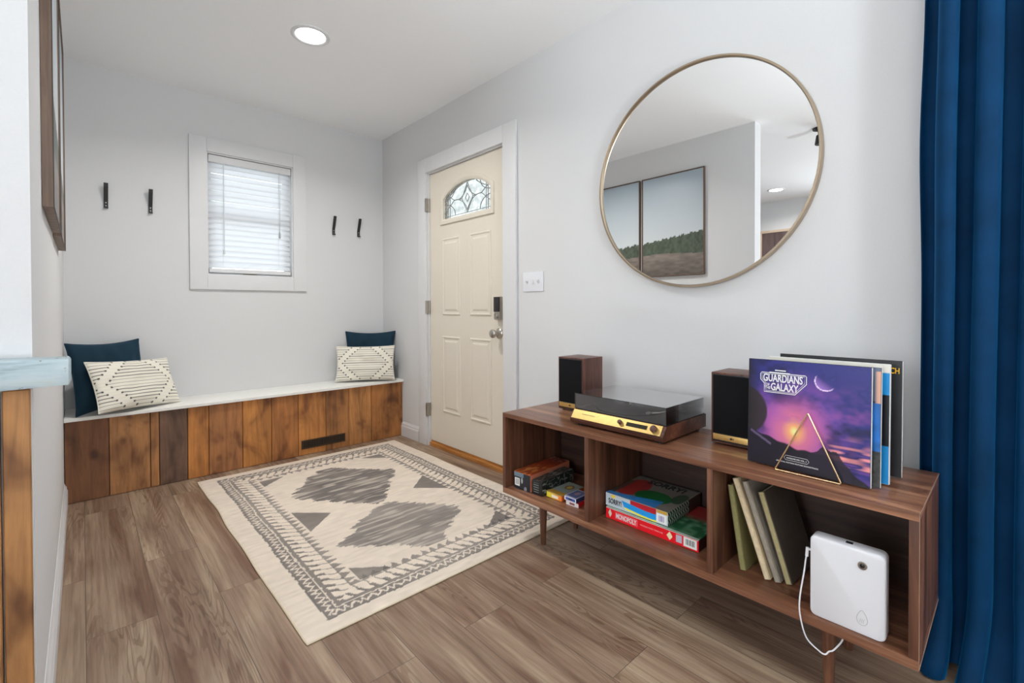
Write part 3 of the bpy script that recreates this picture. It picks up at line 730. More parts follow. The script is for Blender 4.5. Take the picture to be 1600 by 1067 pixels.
picture(2.430, 3.030, 1.320, 2.245, 'wood-framed landscape picture on the left wall, the one nearer the bench', -.85, 72)

# ------------------------------------------------------------------ media console
CX0, CX1, CY0, CY1, CT, CB = 1.409, 1.800, .150, 1.593, .5685, .2035
cs = thing('media_console', 'long walnut media console with three open cubbies on tapered legs under the round mirror', 'console', ((CX0+CX1)/2, (CY0+CY1)/2, 0))
tk = .0185
m = MB(); m.box(CX0, CX1, CY0, CY1, CT-tk, CT, .0012); build('top', m, M_wal_y, cs)
m = MB(); m.box(CX0, CX1, CY0, CY1, CB, CB+.0235, .0012); build('bottom_panel', m, M_wal_y, cs)
FB = CB+.0235; TU = CT-tk
for y in (CY0, CY1-tk):
    m = MB(); m.box(CX0, CX1, y, y+tk, FB+.0003, TU-.0003, .001); build('side_panel', m, M_wal_z, cs)
for y in (1.105, .628):
    m = MB(); m.box(CX0+.002, CX1-.0085, y, y+tk, FB+.0003, TU-.0003, .001); build('divider', m, M_wal_z, cs)
m = MB(); m.box(CX1-.008, CX1-.0005, CY0+tk+.0005, CY1-tk-.0005, FB+.0005, TU-.0005); build('back_panel', m, wood('walnut_back_shaded', col(34, 22, 17, 1.1), col(54, 34, 26, 1.1), col(74, 50, 38, 1.1), 'y', .5, 18, 1.1), cs, smooth=False)  # darker walnut: shade inside the cubbies put into the colour
for (x, y) in ((1.492, 1.418), (1.492, .345), (1.715, 1.418), (1.715, .345)):
    m = MB(); m.lathe([(.010, 0), (.0115, .004), (.019, CB-.005), (.019, CB-.0005)], (x, y, 0), n=24); lg = build('leg', m, M_wal_z, cs)
for (a, b, z) in ((CT-tk, CT, 0),):
    m = MB(); m.box(CX0+.001, CX1-.001, CY0-.0011, CY0-.0001, CT-.0035, CT-.0005); m.box(CX0-.0001, CX0+.0028, CY0-.0011, CY0-.0001, CB+.001, CT-.004); m.box(CX0+.003, CX1-.001, CY0-.0011, CY0-.0001, CB+.0005, CB+.0035)
    build('edge_banding', m, M_edge, cs, smooth=False, label='pale edge banding')

# speakers
def speaker(y0, w, d, h, xf, label):
    t = thing('bookshelf_speaker', label, 'speaker', (xf+d/2, y0+w/2, CT), group='pair of walnut bookshelf speakers')
    z0 = CT+.0045
    m = MB(); m.box(xf+.004, xf+d, y0, y0+w, z0, z0+h, .003); build('cabinet', m, M_speaker, t)
    m = MB(); m.box(xf+.0015, xf+.0038, y0+.006, y0+w-.006, z0+.006, z0+h-.006, .001); bf = build('front_frame', m, M_black, t)
    m = MB(); m.box(xf-.003, xf+.0012, y0+.009, y0+w-.009, z0+.036, z0+h-.009, .002); build('grille', m, M_grille, t)
    m = MB(); m.box(xf-.0025, xf+.0012, y0+.009, y0+w-.009, z0+.013, z0+.033, .0006); st = build('brass_strip', m, M_gold, t, label='brass strip')
    m = MB(); yc = y0+w/2; m.lathe([(.0035, 0), (.0035, .0008)], (xf-.0026, yc, z0+.023), (-1, 0, 0), 16); m.box(xf-.0034, xf-.0026, yc-.008, yc-.005, z0+.021, z0+.025); build('emblem', m, M_ink, st, label='dark round emblem')
    for (fx, fy) in ((xf+.02, y0+.02), (xf+.02, y0+w-.02), (xf+d-.02, y0+.02), (xf+d-.02, y0+w-.02)):
        m = MB(); m.cyl((fx, fy, CT+.0002), (fx, fy, z0+.001), .008, n=14); build('foot', m, M_blackpl, t)
speaker(1.322, .146, .150, .243, 1.648, 'walnut bookshelf speaker on the console, left of the turntable')
speaker(.588, .142, .150, .246, 1.624, 'walnut bookshelf speaker on the console, between the turntable and the records')

# turntable
tt = thing('turntable', 'walnut turntable with brass front panel and clear smoked lid on the media console', 'turntable', (1.66, 1.034, CT))
ty0, ty1 = .826, 1.242; xb = 1.474; xk = 1.795; z0 = CT+.010
m = MB()      # sloping front plinth: side profile pushed along y
pf = [(xb, z0), (xb-.006, z0+.012), (xb-.006, z0+.018), (xb+.018, z0+.050), (xk, z0+.050), (xk, z0)]
m.prism([(x, ty0, z) for x, z in pf], (0, ty1-ty0, 0)); build('plinth', m, M_turnwood, tt, smooth=False)
# brass panel on the slope
A_ = Vector((xb-.006, 0, z0+.018)); B_ = Vector((xb+.018, 0, z0+.050)); up = (B_-A_).normalized(); nrm = Vector((-up.z, 0, up.x)); Ls = (B_-A_).length
def slope(y, s, o=0.0): p = A_+up*s+nrm*o; return (p.x, y, p.z)
m = MB(); yy0, yy1 = ty0+.012, ty1-.006
m.loft([[slope(yy0, .0015, .0004), slope(yy1, .0015, .0004), slope(yy1, Ls-.0005, .0004), slope(yy0, Ls-.0005, .0004)], [slope(yy0, .0015, .0022), slope(yy1, .0015, .0022), slope(yy1, Ls-.0005, .0022), slope(yy0, Ls-.0005, .0022)]])
pnl = build('control_panel', m, M_gold, tt, smooth=False, label='brass control panel')
for (y, r, s_) in ((1.006, .0085, .021), (.866, .0125, .021)):
    m = MB(); m.lathe([(r, 0), (r, .010), (r*.85, .012), (.001, .0122)], slope(y, s_, .0024), nrm, 24)
    build('knob', m, M_turnwood, pnl, label='dark wooden knob')
m = MB(); ya, yb_ = .894, .980
m.loft([[slope(ya, .014, .0023), slope(yb_, .014, .0023), slope(yb_, .029, .0023), slope(ya, .029, .0023)], [slope(ya, .014, .0032), slope(yb_, .014, .0032), slope(yb_, .029, .0032), slope(ya, .029, .0032)]])
build('display', m, plain('display_dark', (.02, .018, .008, 1), .2), pnl, smooth=False, label='dark display window')
lettering('turntable', .055, .006, slope(1.155, .024, .0026), (0, -1, 0), up, plain('engraving', (.45, .30, .10, 1), .5), pnl, 'engraved_line') if False else None
m = MB(); m.loft([[slope(y, s_, o) for y, s_ in ((1.125, .022), (1.19, .022), (1.19, .0255), (1.125, .0255))] for o in (.0023, .0027)])
build('engraving', m, plain('engraving', (.5, .34, .12, 1), .5), pnl, smooth=False)
zt_ = z0+.050
m = MB(); m.box(xb+.024, xk-.004, ty0+.004, ty1-.004, zt_+.0002, zt_+.004, .001); build('deck', m, M_blackpl, tt)
m = MB(); pc = (1.650, 1.075, zt_+.0042); m.lathe([(.140, 0), (.143, .004), (.143, .012), (.138, .015), (.001, .0152)], pc, n=64); pl = build('platter', m, M_vinyl, tt)
m = MB(); m.lathe([(.004, 0), (.004, .012), (.002, .014), (.001, .014)], (pc[0], pc[1], pc[2]+.0153), n=12); build('spindle', m, M_steel, pl)
m = MB(); m.lathe([(.022, 0), (.022, .012), (.015, .016), (.012, .030), (.001, .031)], (1.715, .872, zt_+.0042), n=24); arm = build('tonearm_base', m, M_blackpl, tt)
m = MB(); m.tube([(1.735, .868, zt_+.026), (1.70, .875, zt_+.026), (1.58, .905, zt_+.024), (1.555, .925, zt_+.024)], .0035, 8); m.box(1.536, 1.558, .919, .935, zt_+.0215, zt_+.028, .002); m.cyl((1.735, .868, zt_+.026), (1.765, .862, zt_+.026), .010, n=16); build('tonearm', m, M_steel, arm)
# lid
lx0, lx1 = xb+.021, xk-.012; lz0, lz1 = zt_+.0045, zt_+.066; th = .003; w0 = ty0+.003; w1 = ty1-.003
m = MB(); m.box(lx0, lx1, w0, w1, lz1-th, lz1); m.box(lx0, lx0+th, w0, w1, lz0, lz1-th); m.box(lx1-th, lx1, w0, w1, lz0+.02, lz1-th); m.box(lx0+th, lx1-th, w0, w0+th, lz0, lz1-th); m.box(lx0+th, lx1-th, w1-th, w1, lz0, lz1-th)
lid = build('dust_cover', m, M_lid, tt, smooth=False, label='clear smoked dust cover')
for y in (ty0+.06, ty1-.075):
    m = MB(); m.box(lx1+.0005, lx1+.011, y, y+.03, zt_+.002, zt_+.045, .002); m.cyl((lx1+.006, y-.003, zt_+.046), (lx1+.006, y+.033, zt_+.046), .006, n=12); build('lid_hinge', m, M_blackpl, tt)
for (fx, fy) in ((xb+.03, ty0+.03), (xb+.03, ty1-.03), (xk-.03, ty0+.03), (xk-.03, ty1-.03)):
    m = MB(); m.cyl((fx, fy, CT+.0002), (fx, fy, z0+.001), .016, n=18); build('foot', m, M_blackpl, tt)

# ------------------------------------------------------------------ records in the wire stand
def sleeve(name, label, xf, yr, w, h, t, lean, yaw, mat_body, art=None, edge=None):
    """square sleeve; local frame: x into the shelf, y to the left as seen from the room, origin at bottom right front"""
    o = thing(name, label, 'record', (xf, yr, CT+.0046), (0, lean, yaw), 'record sleeves in the wire stand')
    m = MB(); m.box(0, t, 0, w, 0, h, .0006, seg=1); build('jacket', m, mat_body, o, smooth=False)
    if art is not None:
        nx_, ny_, fn = art
        yy = np.linspace(w-.0008, .0008, nx_)[None, :].repeat(ny_, 0); zz = np.linspace(.0008, h-.0008, ny_)[:, None].repeat(nx_, 1)
        P = np.stack([np.full_like(yy, -.0006), yy, zz], -1)
        u = 1-yy/w; v = zz/h
        painted_grid('cover_art', P, fn(u, v, nx_, ny_), M_paint, o)
    if edge is not None:
        m = MB(); m.box(.0003, t-.0003, -.0012, -.0002, .001, h-.001); build('spine', m, edge, o, smooth=False, label='white edge')
    return o
def mixc(a, b, f): f = np.clip(f, 0, 1)[..., None]; return a*(1-f)+b*f
def dusk_art(u, v, nx_, ny_):
    """plain dusk landscape: violet clouds, a glow on the horizon, dark hills and a thin planet crescent"""
    n1 = smooth_noise(ny_, nx_, 9, 7, 81)*.55+smooth_noise(ny_, nx_, 22, 16, 82)*.3+smooth_noise(ny_, nx_, 44, 32, 83)*.15
    blue = L3(44, 46, 120, 1.1); violet = L3(96, 66, 148, 1.1); pink = L3(206, 112, 150, 1.1); orange = L3(250, 168, 110, 1.15); yellow = L3(255, 226, 150, 1.2)
    g = np.sqrt(((u-.42)*1.25)**2+((v-.36)*1.05)**2)
    c = mixc(yellow*np.ones(u.shape+(3,)), orange*np.ones(u.shape+(3,)), (g-.012)/.045)
    c = mixc(c, pink, (g-.045)/.10); c = mixc(c, L3(170, 92, 160, 1.1), (g-.16)/.12); c = mixc(c, violet, (g-.27)/.14); c = mixc(c, blue, (g-.40)/.22)
    c = mixc(c, L3(28, 30, 72, 1.1), np.clip((n1-.46)*3.4, 0, 1)*np.clip((g-.16)/.28, 0, 1))
    c = mixc(c, L3(72, 84, 196, 1.1), np.clip((n1-.52)*3.2, 0, 1)*np.clip((v-.62)/.2, 0, 1)*np.clip((u-.3)/.3, 0, 1)*.8)
    c = mixc(c, L3(170, 90, 170, 1.1), np.clip((.46-n1)*3.2, 0, 1)*np.clip((v-.30)/.2, 0, 1)*np.clip((.86-v)/.3, 0, 1)*.55)
    low = np.clip((.42-v)/.2, 0, 1)*np.clip((u-.62)/.12, 0, 1); st = smooth_noise(ny_, nx_, 44, 8, 84)*.7+smooth_noise(ny_, nx_, 14, 5, 85)*.3
    c = mixc(c, L3(236, 150, 150, 1.1), low*np.clip((st-.5)*4, 0, 1)); c = mixc(c, L3(92, 58, 128), low*np.clip((.45-st)*4, 0, 1))
    # thin crescent
    rr = np.sqrt((u-.665)**2+(v-.845)**2); ang = (u-.665)*-.6+(v-.845)*-.8
    c = mixc(c, L3(150, 112, 190), (rr < .085)*np.clip(ang/.085, 0, 1)*.8); c = mixc(c, L3(214, 190, 226), (np.abs(rr-.082) < .005)*np.clip(ang/.05, 0, 1))
    # big dark globe at the left rim
    rr = np.sqrt((u+.06)**2+((v-.50))**2); c = mixc(c, L3(44, 36, 44), (rr < .245)*1.0*np.clip((.25-rr)/.02, 0, 1)); c = mixc(c, L3(20, 20, 24), np.clip((.12-u)/.12, 0, 1)*.9)
    # dark hills
    hill = np.where(u < .45, .335-.28*u, .209-.0*u)-np.clip(u-.62, 0, 1)**1.5*.85; hill = hill+.006*np.sin(u*40)
    c = mixc(c, L3(22, 20, 34), np.clip((hill-v)/.012, 0, 1)); c = mixc(c, L3(98, 84, 116), (np.abs(v-(.345-.55*np.clip(u-.0, 0, 1))+.02) < .012)*(u < .22)*(u > .03)*.7)
    mound = .26-((u-.68)/.17)**2*.14+.05*np.sin(u*60)*.25; c = mixc(c, L3(30, 26, 42), (v < mound)*(np.abs(u-.68) < .19)*.95)
    c = mixc(c, L3(16, 15, 22), np.clip((.10-v)/.1, 0, 1)*.7*(u < .8))
    return c
def bands_art(u, v, nx_, ny_):
    c = np.ones(u.shape+(3,))*L3(48, 58, 80); sk = (v > .70)
    c = np.where(((v > .72))[..., None], L3(88, 98, 118), c); c = mixc(c, L3(196, 150, 128), ((v > .70)*(v < .97)*np.clip((u-.955)/.02, 0, 1)))
    c = np.where(((v <= .70) & (v > .30))[..., None], L3(24, 98, 172)*(.7+.5*smooth_noise(ny_, nx_, 20, 20, 91)[..., None]), c)
    c = np.where((v <= .30)[..., None], L3(58, 58, 56)*(.4+1.0*smooth_noise(ny_, nx_, 50, 50, 92)[..., None]), c); return c
def blocks_art(u, v, nx_, ny_):
    c = np.ones(u.shape+(3,))*L3(20, 128, 190)
    c = np.where((v > .93)[..., None], L3(205, 202, 192), c); c = np.where(((v < .74) & (v > .32))[..., None], L3(10, 12, 20), c); return c
r1 = sleeve('record_sleeve', 'album with violet sunset cover and white title lettering, front of the record stand', 1.497, .256, .308, .3145, .007, R_(2.0), R_(-2.2), M_sleeve, (170, 170, dusk_art), M_card)
U_, V_ = (0, -1, 0), (0, 0, 1)
def on1(u, v, o=.0008): return (-.0006-o, .308*(1-u), .3145*v)
lettering('GUARDIANS', .106, .0235, on1(.312, .832), U_, V_, M_white, r1, 'title_lettering', bold=.022)
lettering('GALAXY', .074, .0225, on1(.330, .750), U_, V_, M_white, r1, 'title_lettering', bold=.022)
lettering('OF\nTHE', .016, .0175, on1(.180, .750), U_, V_, M_white, r1, 'title_lettering', bold=.008)
lettering('SOUNDTRACK', .030, .0042, on1(.285, .918), U_, V_, M_white, r1, 'small_lettering') if False else None
m = MB()
for (a, b, z_) in ((.245, .340, .905), (.195, .375, .882)):
    m.box(-.0014, -.0008, .308*(1-b), .308*(1-a), .3145*z_-.0016, .3145*z_+.0016)
build('small_print', m, M_white, r1, smooth=False)
m = MB(); oc = [(.115, .862), (.125, .878), (.505, .878), (.515, .868), (.515, .800), (.420, .695), (.150, .695), (.150, .775), (.115, .810)]
m.tube([on1(u, v, .0006) for u, v in oc], .0011, 6, closed=True)
oc = [(.130, .866), (.500, .866), (.500, .805), (.415, .707), (.163, .707), (.163, .780), (.130, .815)]
m.tube([on1(u, v, .0006) for u, v in oc], .0006, 6, closed=True); build('title_border', m, M_white, r1)
lettering('AWESOME MIX VOL. 3', .052, .0042, on1(.440, .108), U_, V_, M_white, r1, 'small_lettering')
lettering('ORIGINAL MOTION PICTURE SOUNDTRACK', .108, .0036, on1(.445, .066), U_, V_, M_white, r1, 'small_lettering')
m = MB(); m.tube([on1(u, v, .0005) for u, v in ((.335, .108), (.35, .130), (.53, .130), (.545, .108), (.53, .088), (.35, .088))], .0005, 5, closed=True); build('label_border', m, M_white, r1)
sleeve('record_sleeve', 'album showing a blue strip behind the violet sunset album in the record stand', 1.521, .240, .302, .3125, .005, R_(2.6), R_(-1.6), M_sleeve, (120, 120, bands_art), M_card)
sleeve('record_sleeve', 'white topped album with bright blue and black side strip, third in the record stand', 1.566, .2285, .300, .3190, .008, R_(2.4), R_(-1.0), M_card, (60, 120, blocks_art), M_card)
r4 = sleeve('record_sleeve', 'black album with yellow lettering at the back of the record stand', 1.655, .2145, .308, .3220, .006, R_(2.0), R_(-.5), M_sleeve, None, M_card)
lettering('CH', .0205, .0165, (-.0012, .0165, .294), U_, V_, M_yellow, r4, 'yellow_lettering', bold=.015)
st = thing('record_stand', 'gold wire triangle record stand holding the albums upright', 'record stand', (1.56, .39, CT))
def tri_wire(x, y0_, y1_, ya, za, lean):
    return [(x, y0_, CT+.004), (x, y1_, CT+.004), (x+lean, ya, CT+za)]
m = MB(); a, b, c_ = tri_wire(1.4835, .316, .478, .396, .180, .008)
def rounded(pts, r=.004):
    out = []; P = [Vector(p) for p in pts]
    for i in range(len(P)):
        p, q, s_ = P[i-1], P[i], P[(i+1) % len(P)]; d1 = (p-q).normalized(); d2 = (s_-q).normalized()
        for t in (0, .25, .5, .75, 1): out.append((q+d1*r)*(1-t)**2+q*2*t*(1-t)+(q+d2*r)*t*t)
    return out
m.tube(rounded((a, b, c_)), .0021, 10, closed=True); build('front_triangle', m, M_wire, st)
m = MB(); m.tube(rounded(((1.700, .316, CT+.004), (1.700, .478, CT+.004), (1.708, .396, CT+.180))), .0021, 10, closed=True); build('rear_triangle', m, M_wire, st)
for y in (.322, .472):
    m = MB(); m.tube([(1.4835, y, CT+.0024), (1.700, y, CT+.0024)], .0018, 8); build('base_rail', m, M_wire, st)

# ------------------------------------------------------------------ games in the cubbies
def box_thing(name, label, cat, c, sz, yaw, top, front, side, group=None, z=None, arts=None, bev=.0012):
    """box with its own printed faces; c = centre xy, sz = (depth x, width y, height)"""
    o = thing(name, label, cat, (c[0], c[1], z if z is not None else FB+.0005), (0, 0, yaw), group)
    dx_, dy_, dz_ = sz; m = MB(); m.box(-dx_/2, dx_/2, -dy_/2, dy_/2, 0, dz_, bev, seg=1)
    bm = m.bm; lay = bm.loops.layers.float_color.new('paint'); bm.normal_update()
    for f in bm.faces:
        n_ = f.normal; k = top if n_.z > .7 else (front if n_.x < -.7 else side)
        for lp in f.loops: lp[lay] = (*k, 1)
    build('box', m, M_paint, o, smooth=False); return o
def face_art(o, sz, which, fn, nx_=60, ny_=40, name='printed_face', off=.0004):
    dx_, dy_, dz_ = sz; u = np.linspace(0, 1, nx_)[None, :].repeat(ny_, 0); v = np.linspace(0, 1, ny_)[:, None].repeat(nx_, 1); b = .001
    if which == 'front': P = np.stack([np.full_like(u, -dx_/2-off), (dy_/2-b)*(1-2*u), b+(dz_-2*b)*v], -1)
    elif which == 'top': P = np.stack([(-dx_/2+b)+(dx_-2*b)*v, (dy_/2-b)*(1-2*u), np.full_like(u, dz_+off)], -1)
    else: P = np.stack([(-dx_/2+b)+(dx_-2*b)*u, np.full_like(u, -dy_/2-off), b+(dz_-2*b)*v], -1)
    return painted_grid(name, P, fn(u, v), M_paint, o)
GR = 'boxed games in the console'
# tall card-game box with an orange lid, far left
sz = (.285, .098, .076); o = box_thing('game_box', 'orange topped black game box at the left end of the left cubby', 'board game', (1.588, 1.5125), sz, R_(3), L3(170, 78, 40), L3(34, 38, 44), L3(186, 112, 84), GR)
def fn(u, v):
    n1 = smooth_noise(*u.shape, 9, 9, 101); c = mixc(L3(160, 66, 30)*np.ones(u.shape+(3,)), L3(120, 34, 26), n1*1.3-.15); c = mixc(c, L3(84, 30, 24), np.clip((v-.62)*3, 0, 1)); c = mixc(c, L3(176, 132, 128), (smooth_noise(*u.shape, 20, 12, 102) > .72)*np.clip((v-.72)*4, 0, 1)); return mixc(c, L3(226, 150, 80), (n1 > .62)*.6*(v < .5))
face_art(o, sz, 'top', fn)
def fn(u, v):
    c = L3(30, 34, 40)*np.ones(u.shape+(3,)); c = mixc(c, L3(110, 128, 140), (v > .74)*(u < .6)*.8); c = mixc(c, L3(214, 214, 210), (u > .05)*(u < .36)*(v > .18)*(v < .66)*1.0)
    c = mixc(c, L3(40, 40, 40), (u > .09)*(u < .32)*(v > .26)*(v < .6)*((u*46 % 1) < .45)); c = mixc(c, L3(150, 154, 156), ((u-.5)**2/.004+(v-.55)**2/.03 < 1)*1.0); c = mixc(c, L3(118, 120, 128), ((u-.72)**2/.008+(v-.10)**2/.02 < 1)*1.0); return c
face_art(o, sz, 'front', fn, 80, 60)
# black game box
sz = (.230, .058, .062); o = box_thing('game_box', 'black game box with grey lettering beside the orange one in the left cubby', 'board game', (1.570, 1.4275), sz, R_(4), L3(28, 28, 30), L3(24, 26, 28), L3(24, 28, 28), GR)
def fn(u, v):
    c = L3(26, 26, 28)*np.ones(u.shape+(3,)); n1 = smooth_noise(*u.shape, 12, 5, 111); c = mixc(c, L3(104, 104, 96), (np.abs(n1-.5) < .08)*1.0); return mixc(c, L3(140, 140, 138), ((v > .50)*(v < .62)*(np.sin(u*18) > 0))*.8)
face_art(o, sz, 'top', fn)
def fn(u, v):
    c = L3(20, 22, 24)*np.ones(u.shape+(3,)); return mixc(c, L3(112, 120, 120), ((v*6 % 1) < .28)*(u > .14)*(u < .66)*(v > .14)*(v < .86)*1.0)
face_art(o, sz, 'front', fn, 50, 60)
def fn(u, v):
    c = L3(24, 28, 28)*np.ones(u.shape+(3,)); n1 = smooth_noise(*u.shape, 5, 12, 112); return mixc(c, L3(120, 128, 120), (np.abs(n1-.5) < .06)*1.0)
face_art(o, sz, 'side', fn)
# yellow card box
sz = (.150, .086, .024); o = box_thing('game_box', 'flat yellow card game box in the left cubby', 'board game', (1.552, 1.3405), sz, R_(0), L3(120, 130, 96), L3(226, 150, 40), L3(196, 92, 44), GR)
def fn(u, v):
    c = L3(126, 136, 128)*np.ones(u.shape+(3,)); c = mixc(c, L3(168, 128, 46), (v < .22)*1.0); c = mixc(c, L3(110, 46, 40), ((u-.55)**2/.06+(v-.66)**2/.03 < 1)*.9); return mixc(c, L3(176, 160, 70), ((u-.55)**2/.02+(v-.66)**2/.012 < 1)*.9)
face_art(o, sz, 'top', fn)
def fn(u, v):
    c = mixc(L3(240, 196, 60)*np.ones(u.shape+(3,)), L3(222, 110, 46), (u-.2)/.8); return mixc(c, L3(240, 226, 214), (u > .34)*(u < .78)*(v > .18)*(v < .72)*.85)
face_art(o, sz, 'front', fn)
# red and blue card boxes stacked by the divider
sz = (.088, .064, .018); o = box_thing('card_box', 'red playing card box under the blue one beside the left divider', 'card box', (1.522, 1.244), sz, R_(4), L3(190, 30, 34), L3(200, 190, 190), L3(206, 28, 32), GR)
def fn(u, v):
    c = L3(212, 204, 204)*np.ones(u.shape+(3,)); return mixc(c, L3(120, 40, 46), ((u > .3)*(u < .7)*(v > .25)*(v < .75))*.9)
face_art(o, sz, 'front', fn, 40, 16)
sz2 = (.088, .062, .018); o = box_thing('card_box', 'blue and white playing card box on top of the red one', 'card box', (1.517, 1.247), sz2, R_(1), L3(86, 92, 128), L3(70, 84, 140), L3(60, 66, 110), GR, z=FB+.0194)
def fn(u, v):
    c = L3(80, 88, 128)*np.ones(u.shape+(3,)); c = mixc(c, L3(170, 172, 186), ((u < .07)+(u > .93)+(v < .06)+(v > .94) > 0)*1.0); return mixc(c, L3(168, 128, 128), ((u-.5)**2/.03+(v-.55)**2/.04 < 1)*.8)
face_art(o, sz2, 'top', fn)
def fn(u, v):
    c = L3(66, 82, 146)*np.ones(u.shape+(3,)); c = mixc(c, L3(214, 216, 226), ((u < .08)+(u > .92)+(v < .14)+(v > .86) > 0)*1.0); return mixc(c, L3(26, 30, 56), ((u > .34)*(u < .66)*(v > .35)*(v < .68))*1.0)
face_art(o, sz2, 'front', fn, 60, 24)
# red board game box, lower
sz = (.265, .372, .042); o = box_thing('game_box', 'large red board game box lying at the bottom of the middle cubby', 'board game', (1.500+.1325, .902), sz, R_(0.4), L3(44, 96, 64), L3(206, 24, 34), L3(60, 30, 28), GR)
def fn(u, v):
    n1 = smooth_noise(*u.shape, 16, 22, 121); c = mixc(L3(30, 84, 52)*np.ones(u.shape+(3,)), L3(92, 138, 104), n1*1.6-.45); c = mixc(c, L3(150, 46, 44), np.clip((v-.48)*6, 0, 1)); return mixc(c, L3(196, 200, 190), (v < .035)*1.0)
face_art(o, sz, 'top', fn, 120, 80)
def fn(u, v):
    c = L3(212, 22, 34)*np.ones(u.shape+(3,)); c = mixc(c, L3(226, 80, 84), (u > .115)*(u < .378)*(v > .16)*(v < .84)*.9)
    c = mixc(c, L3(214, 216, 214), (u > .862)*(u < .985)*(v > .12)*(v < .9)*1.0); c = mixc(c, L3(90, 92, 92), (u > .882)*(u < .965)*(v > .3)*(v < .78)*((u*75 % 1) < .5)*1.0)
    c = mixc(c, L3(176, 170, 186), (u > .785)*(u < .842)*(v > .22)*(v < .86)*1.0); c = mixc(c, L3(226, 206, 170), ((np.abs(u-.722)/.030+np.abs(v-.5)/.38) < 1)*1.0); c = mixc(c, L3(196, 198, 176), ((np.abs(u-.052)/.022+np.abs(v-.52)/.40) < 1)*1.0); c = mixc(c, L3(226, 226, 220), (v > .955)*1.0); return c
face_art(o, sz, 'front', fn, 190, 40)
fx = -sz[0]/2-.0008
def onf(u, v): return (fx, sz[1]*(.5-u), sz[2]*v)
lettering('MONOPOLY', .088, .0195, onf(.247, .5), U_, V_, M_white, o, 'title_lettering', bold=.012)
lettering('FAST-DEALING PROPERTY TRADING GAME', .090, .0048, onf(.53, .5), U_, V_, plain('print_pink', col(236, 150, 150), .4), o, 'small_lettering')
# white, blue and red board game box on top of it
zs = FB+.0436
sz = (.262, .262, .050); o = box_thing('game_box', 'blue and white fronted board game box lying on the red one, middle cubby', 'board game', (1.512+.131, .967), sz, R_(1.0), L3(150, 140, 130), L3(200, 206, 208), L3(26, 44, 34), GR, z=zs)
def fn(u, v):
    c = L3(120, 114, 106)*np.ones(u.shape+(3,)); n1 = smooth_noise(*u.shape, 10, 10, 131)
    c = mixc(c, L3(150, 30, 28), ((u-.20)**2/.045+(v-.48)**2/.14 < 1)*.92); c = mixc(c, L3(24, 96, 46), ((u-.60)**2/.075+(v-.33)**2/.05 < 1)*1.0); c = mixc(c, L3(36, 70, 44), ((u-.92)**2/.01+(v-.52)**2/.04 < 1)*.9)
    c = mixc(c, L3(44, 130, 200), ((v < .20-.10*np.cos(u*3.0))*(u < .8))*.9); c = mixc(c, L3(60, 64, 60), (v > .95)*1.0); c = mixc(c, L3(46, 60, 52), ((u < .09)*(v > .1)*(v < .7))*.8); return mixc(c, c*.7, np.clip(n1-.3, 0, 1))
face_art(o, sz, 'top', fn, 120, 120)
def fn(u, v):
    c = L3(176, 186, 192)*np.ones(u.shape+(3,)); yl = .34-.55*np.clip(u-.25, 0, .5)+.35*np.clip(u-.62, 0, 1); ok = (u > .25+.10*(1-v))*(u < .83)
    c = mixc(c, L3(228, 208, 70), ok*(v > yl-.15)*(v <= yl)); c = mixc(c, L3(28, 140, 212), ok*(v > yl)*(v <= yl+.44)); c = mixc(c, L3(170, 26, 40), ok*(v > yl+.44)*(u > .42))
    c = mixc(c, L3(214, 216, 214), (u > .83)*(u < .985)*(v > .08)*(v < .74)*1.0); c = mixc(c, L3(120, 110, 170), (u > .87)*(u < .96)*(v > .18)*(v < .6)*((u*70 % 1) < .5)); c = mixc(c, L3(190, 150, 60), (u > .84)*(v > .78)*1.0); c = mixc(c, L3(220, 190, 60), (u > .10)*(u < .17)*(v > .72)*(v < .95)); return c
face_art(o, sz, 'front', fn, 130, 50)
def fn(u, v):
    c = L3(30, 52, 40)*np.ones(u.shape+(3,)); c = mixc(c, L3(176, 196, 182), (((u*15+np.abs((v*2.0) % 1-.5)*1.4) % 1) < .40)*(u < .62)*1.0); return mixc(c, L3(70, 48, 36), (u > .64)*1.0)
face_art(o, sz, 'side', fn, 130, 40)
m_ = lettering('SORRY!', .058, .020, (-sz[0]/2-.001, sz[1]*(.5-.165), sz[2]*.44), U_, V_, M_ink, o, 'title_lettering', bold=.02)
lettering('SORRY!', .155, .042, (sz[0]*.335, -.012, sz[2]+.0008), U_, (1, 0, 0), M_ink, o, 'title_lettering', bold=.02)

# ------------------------------------------------------------------ leaning books in the right cubby
def cover_mat(name, rgb, sp): return plain(name, col(*rgb), .7, var=.08, vscale=40), plain(name+'_spine', col(*sp), .7, var=.12, vscale=60)
def book(label, yb, xfront, w, h, d, lean, yaw, mats):
    """spine towards the room; stands on its lower edge and leans to the left"""
    o = thing('book', label, 'book', (xfront, yb, FB+.0008+w*math.sin(lean)), (-lean, 0, yaw), 'books leaning in the right cubby')
    m = MB(); m.box(0, d, -.0005, .0022, 0, h, .0008, seg=1); m.box(0, d, w-.0022, w+.0005, 0, h, .0008, seg=1); build('cover', m, mats[0], o)
    m = MB(); m.box(-.001, .0025, .0024, w-.0024, 0.0004, h-.0004, .0008, seg=1); build('spine', m, mats[1], o)
    m = MB(); m.box(.003, d-.004, .0026, w-.0026, .004, h-.004); build('pages', m, M_pages, o, smooth=False)
M_pages = plain('paper_pages', col(190, 182, 160), .8, var=.1, vscale=200)
book('leaning olive green book, leftmost in the right cubby', .5645, 1.500, .0175, .258, .20, R_(8.7), R_(-3), cover_mat('olive_cloth', (108, 102, 62), (128, 122, 80)))
book('leaning cream book, tallest in the right cubby', .4945, 1.499, .0165, .295, .215, R_(19.0), R_(-2), cover_mat('cream_cloth', (190, 172, 138), (200, 184, 152)))
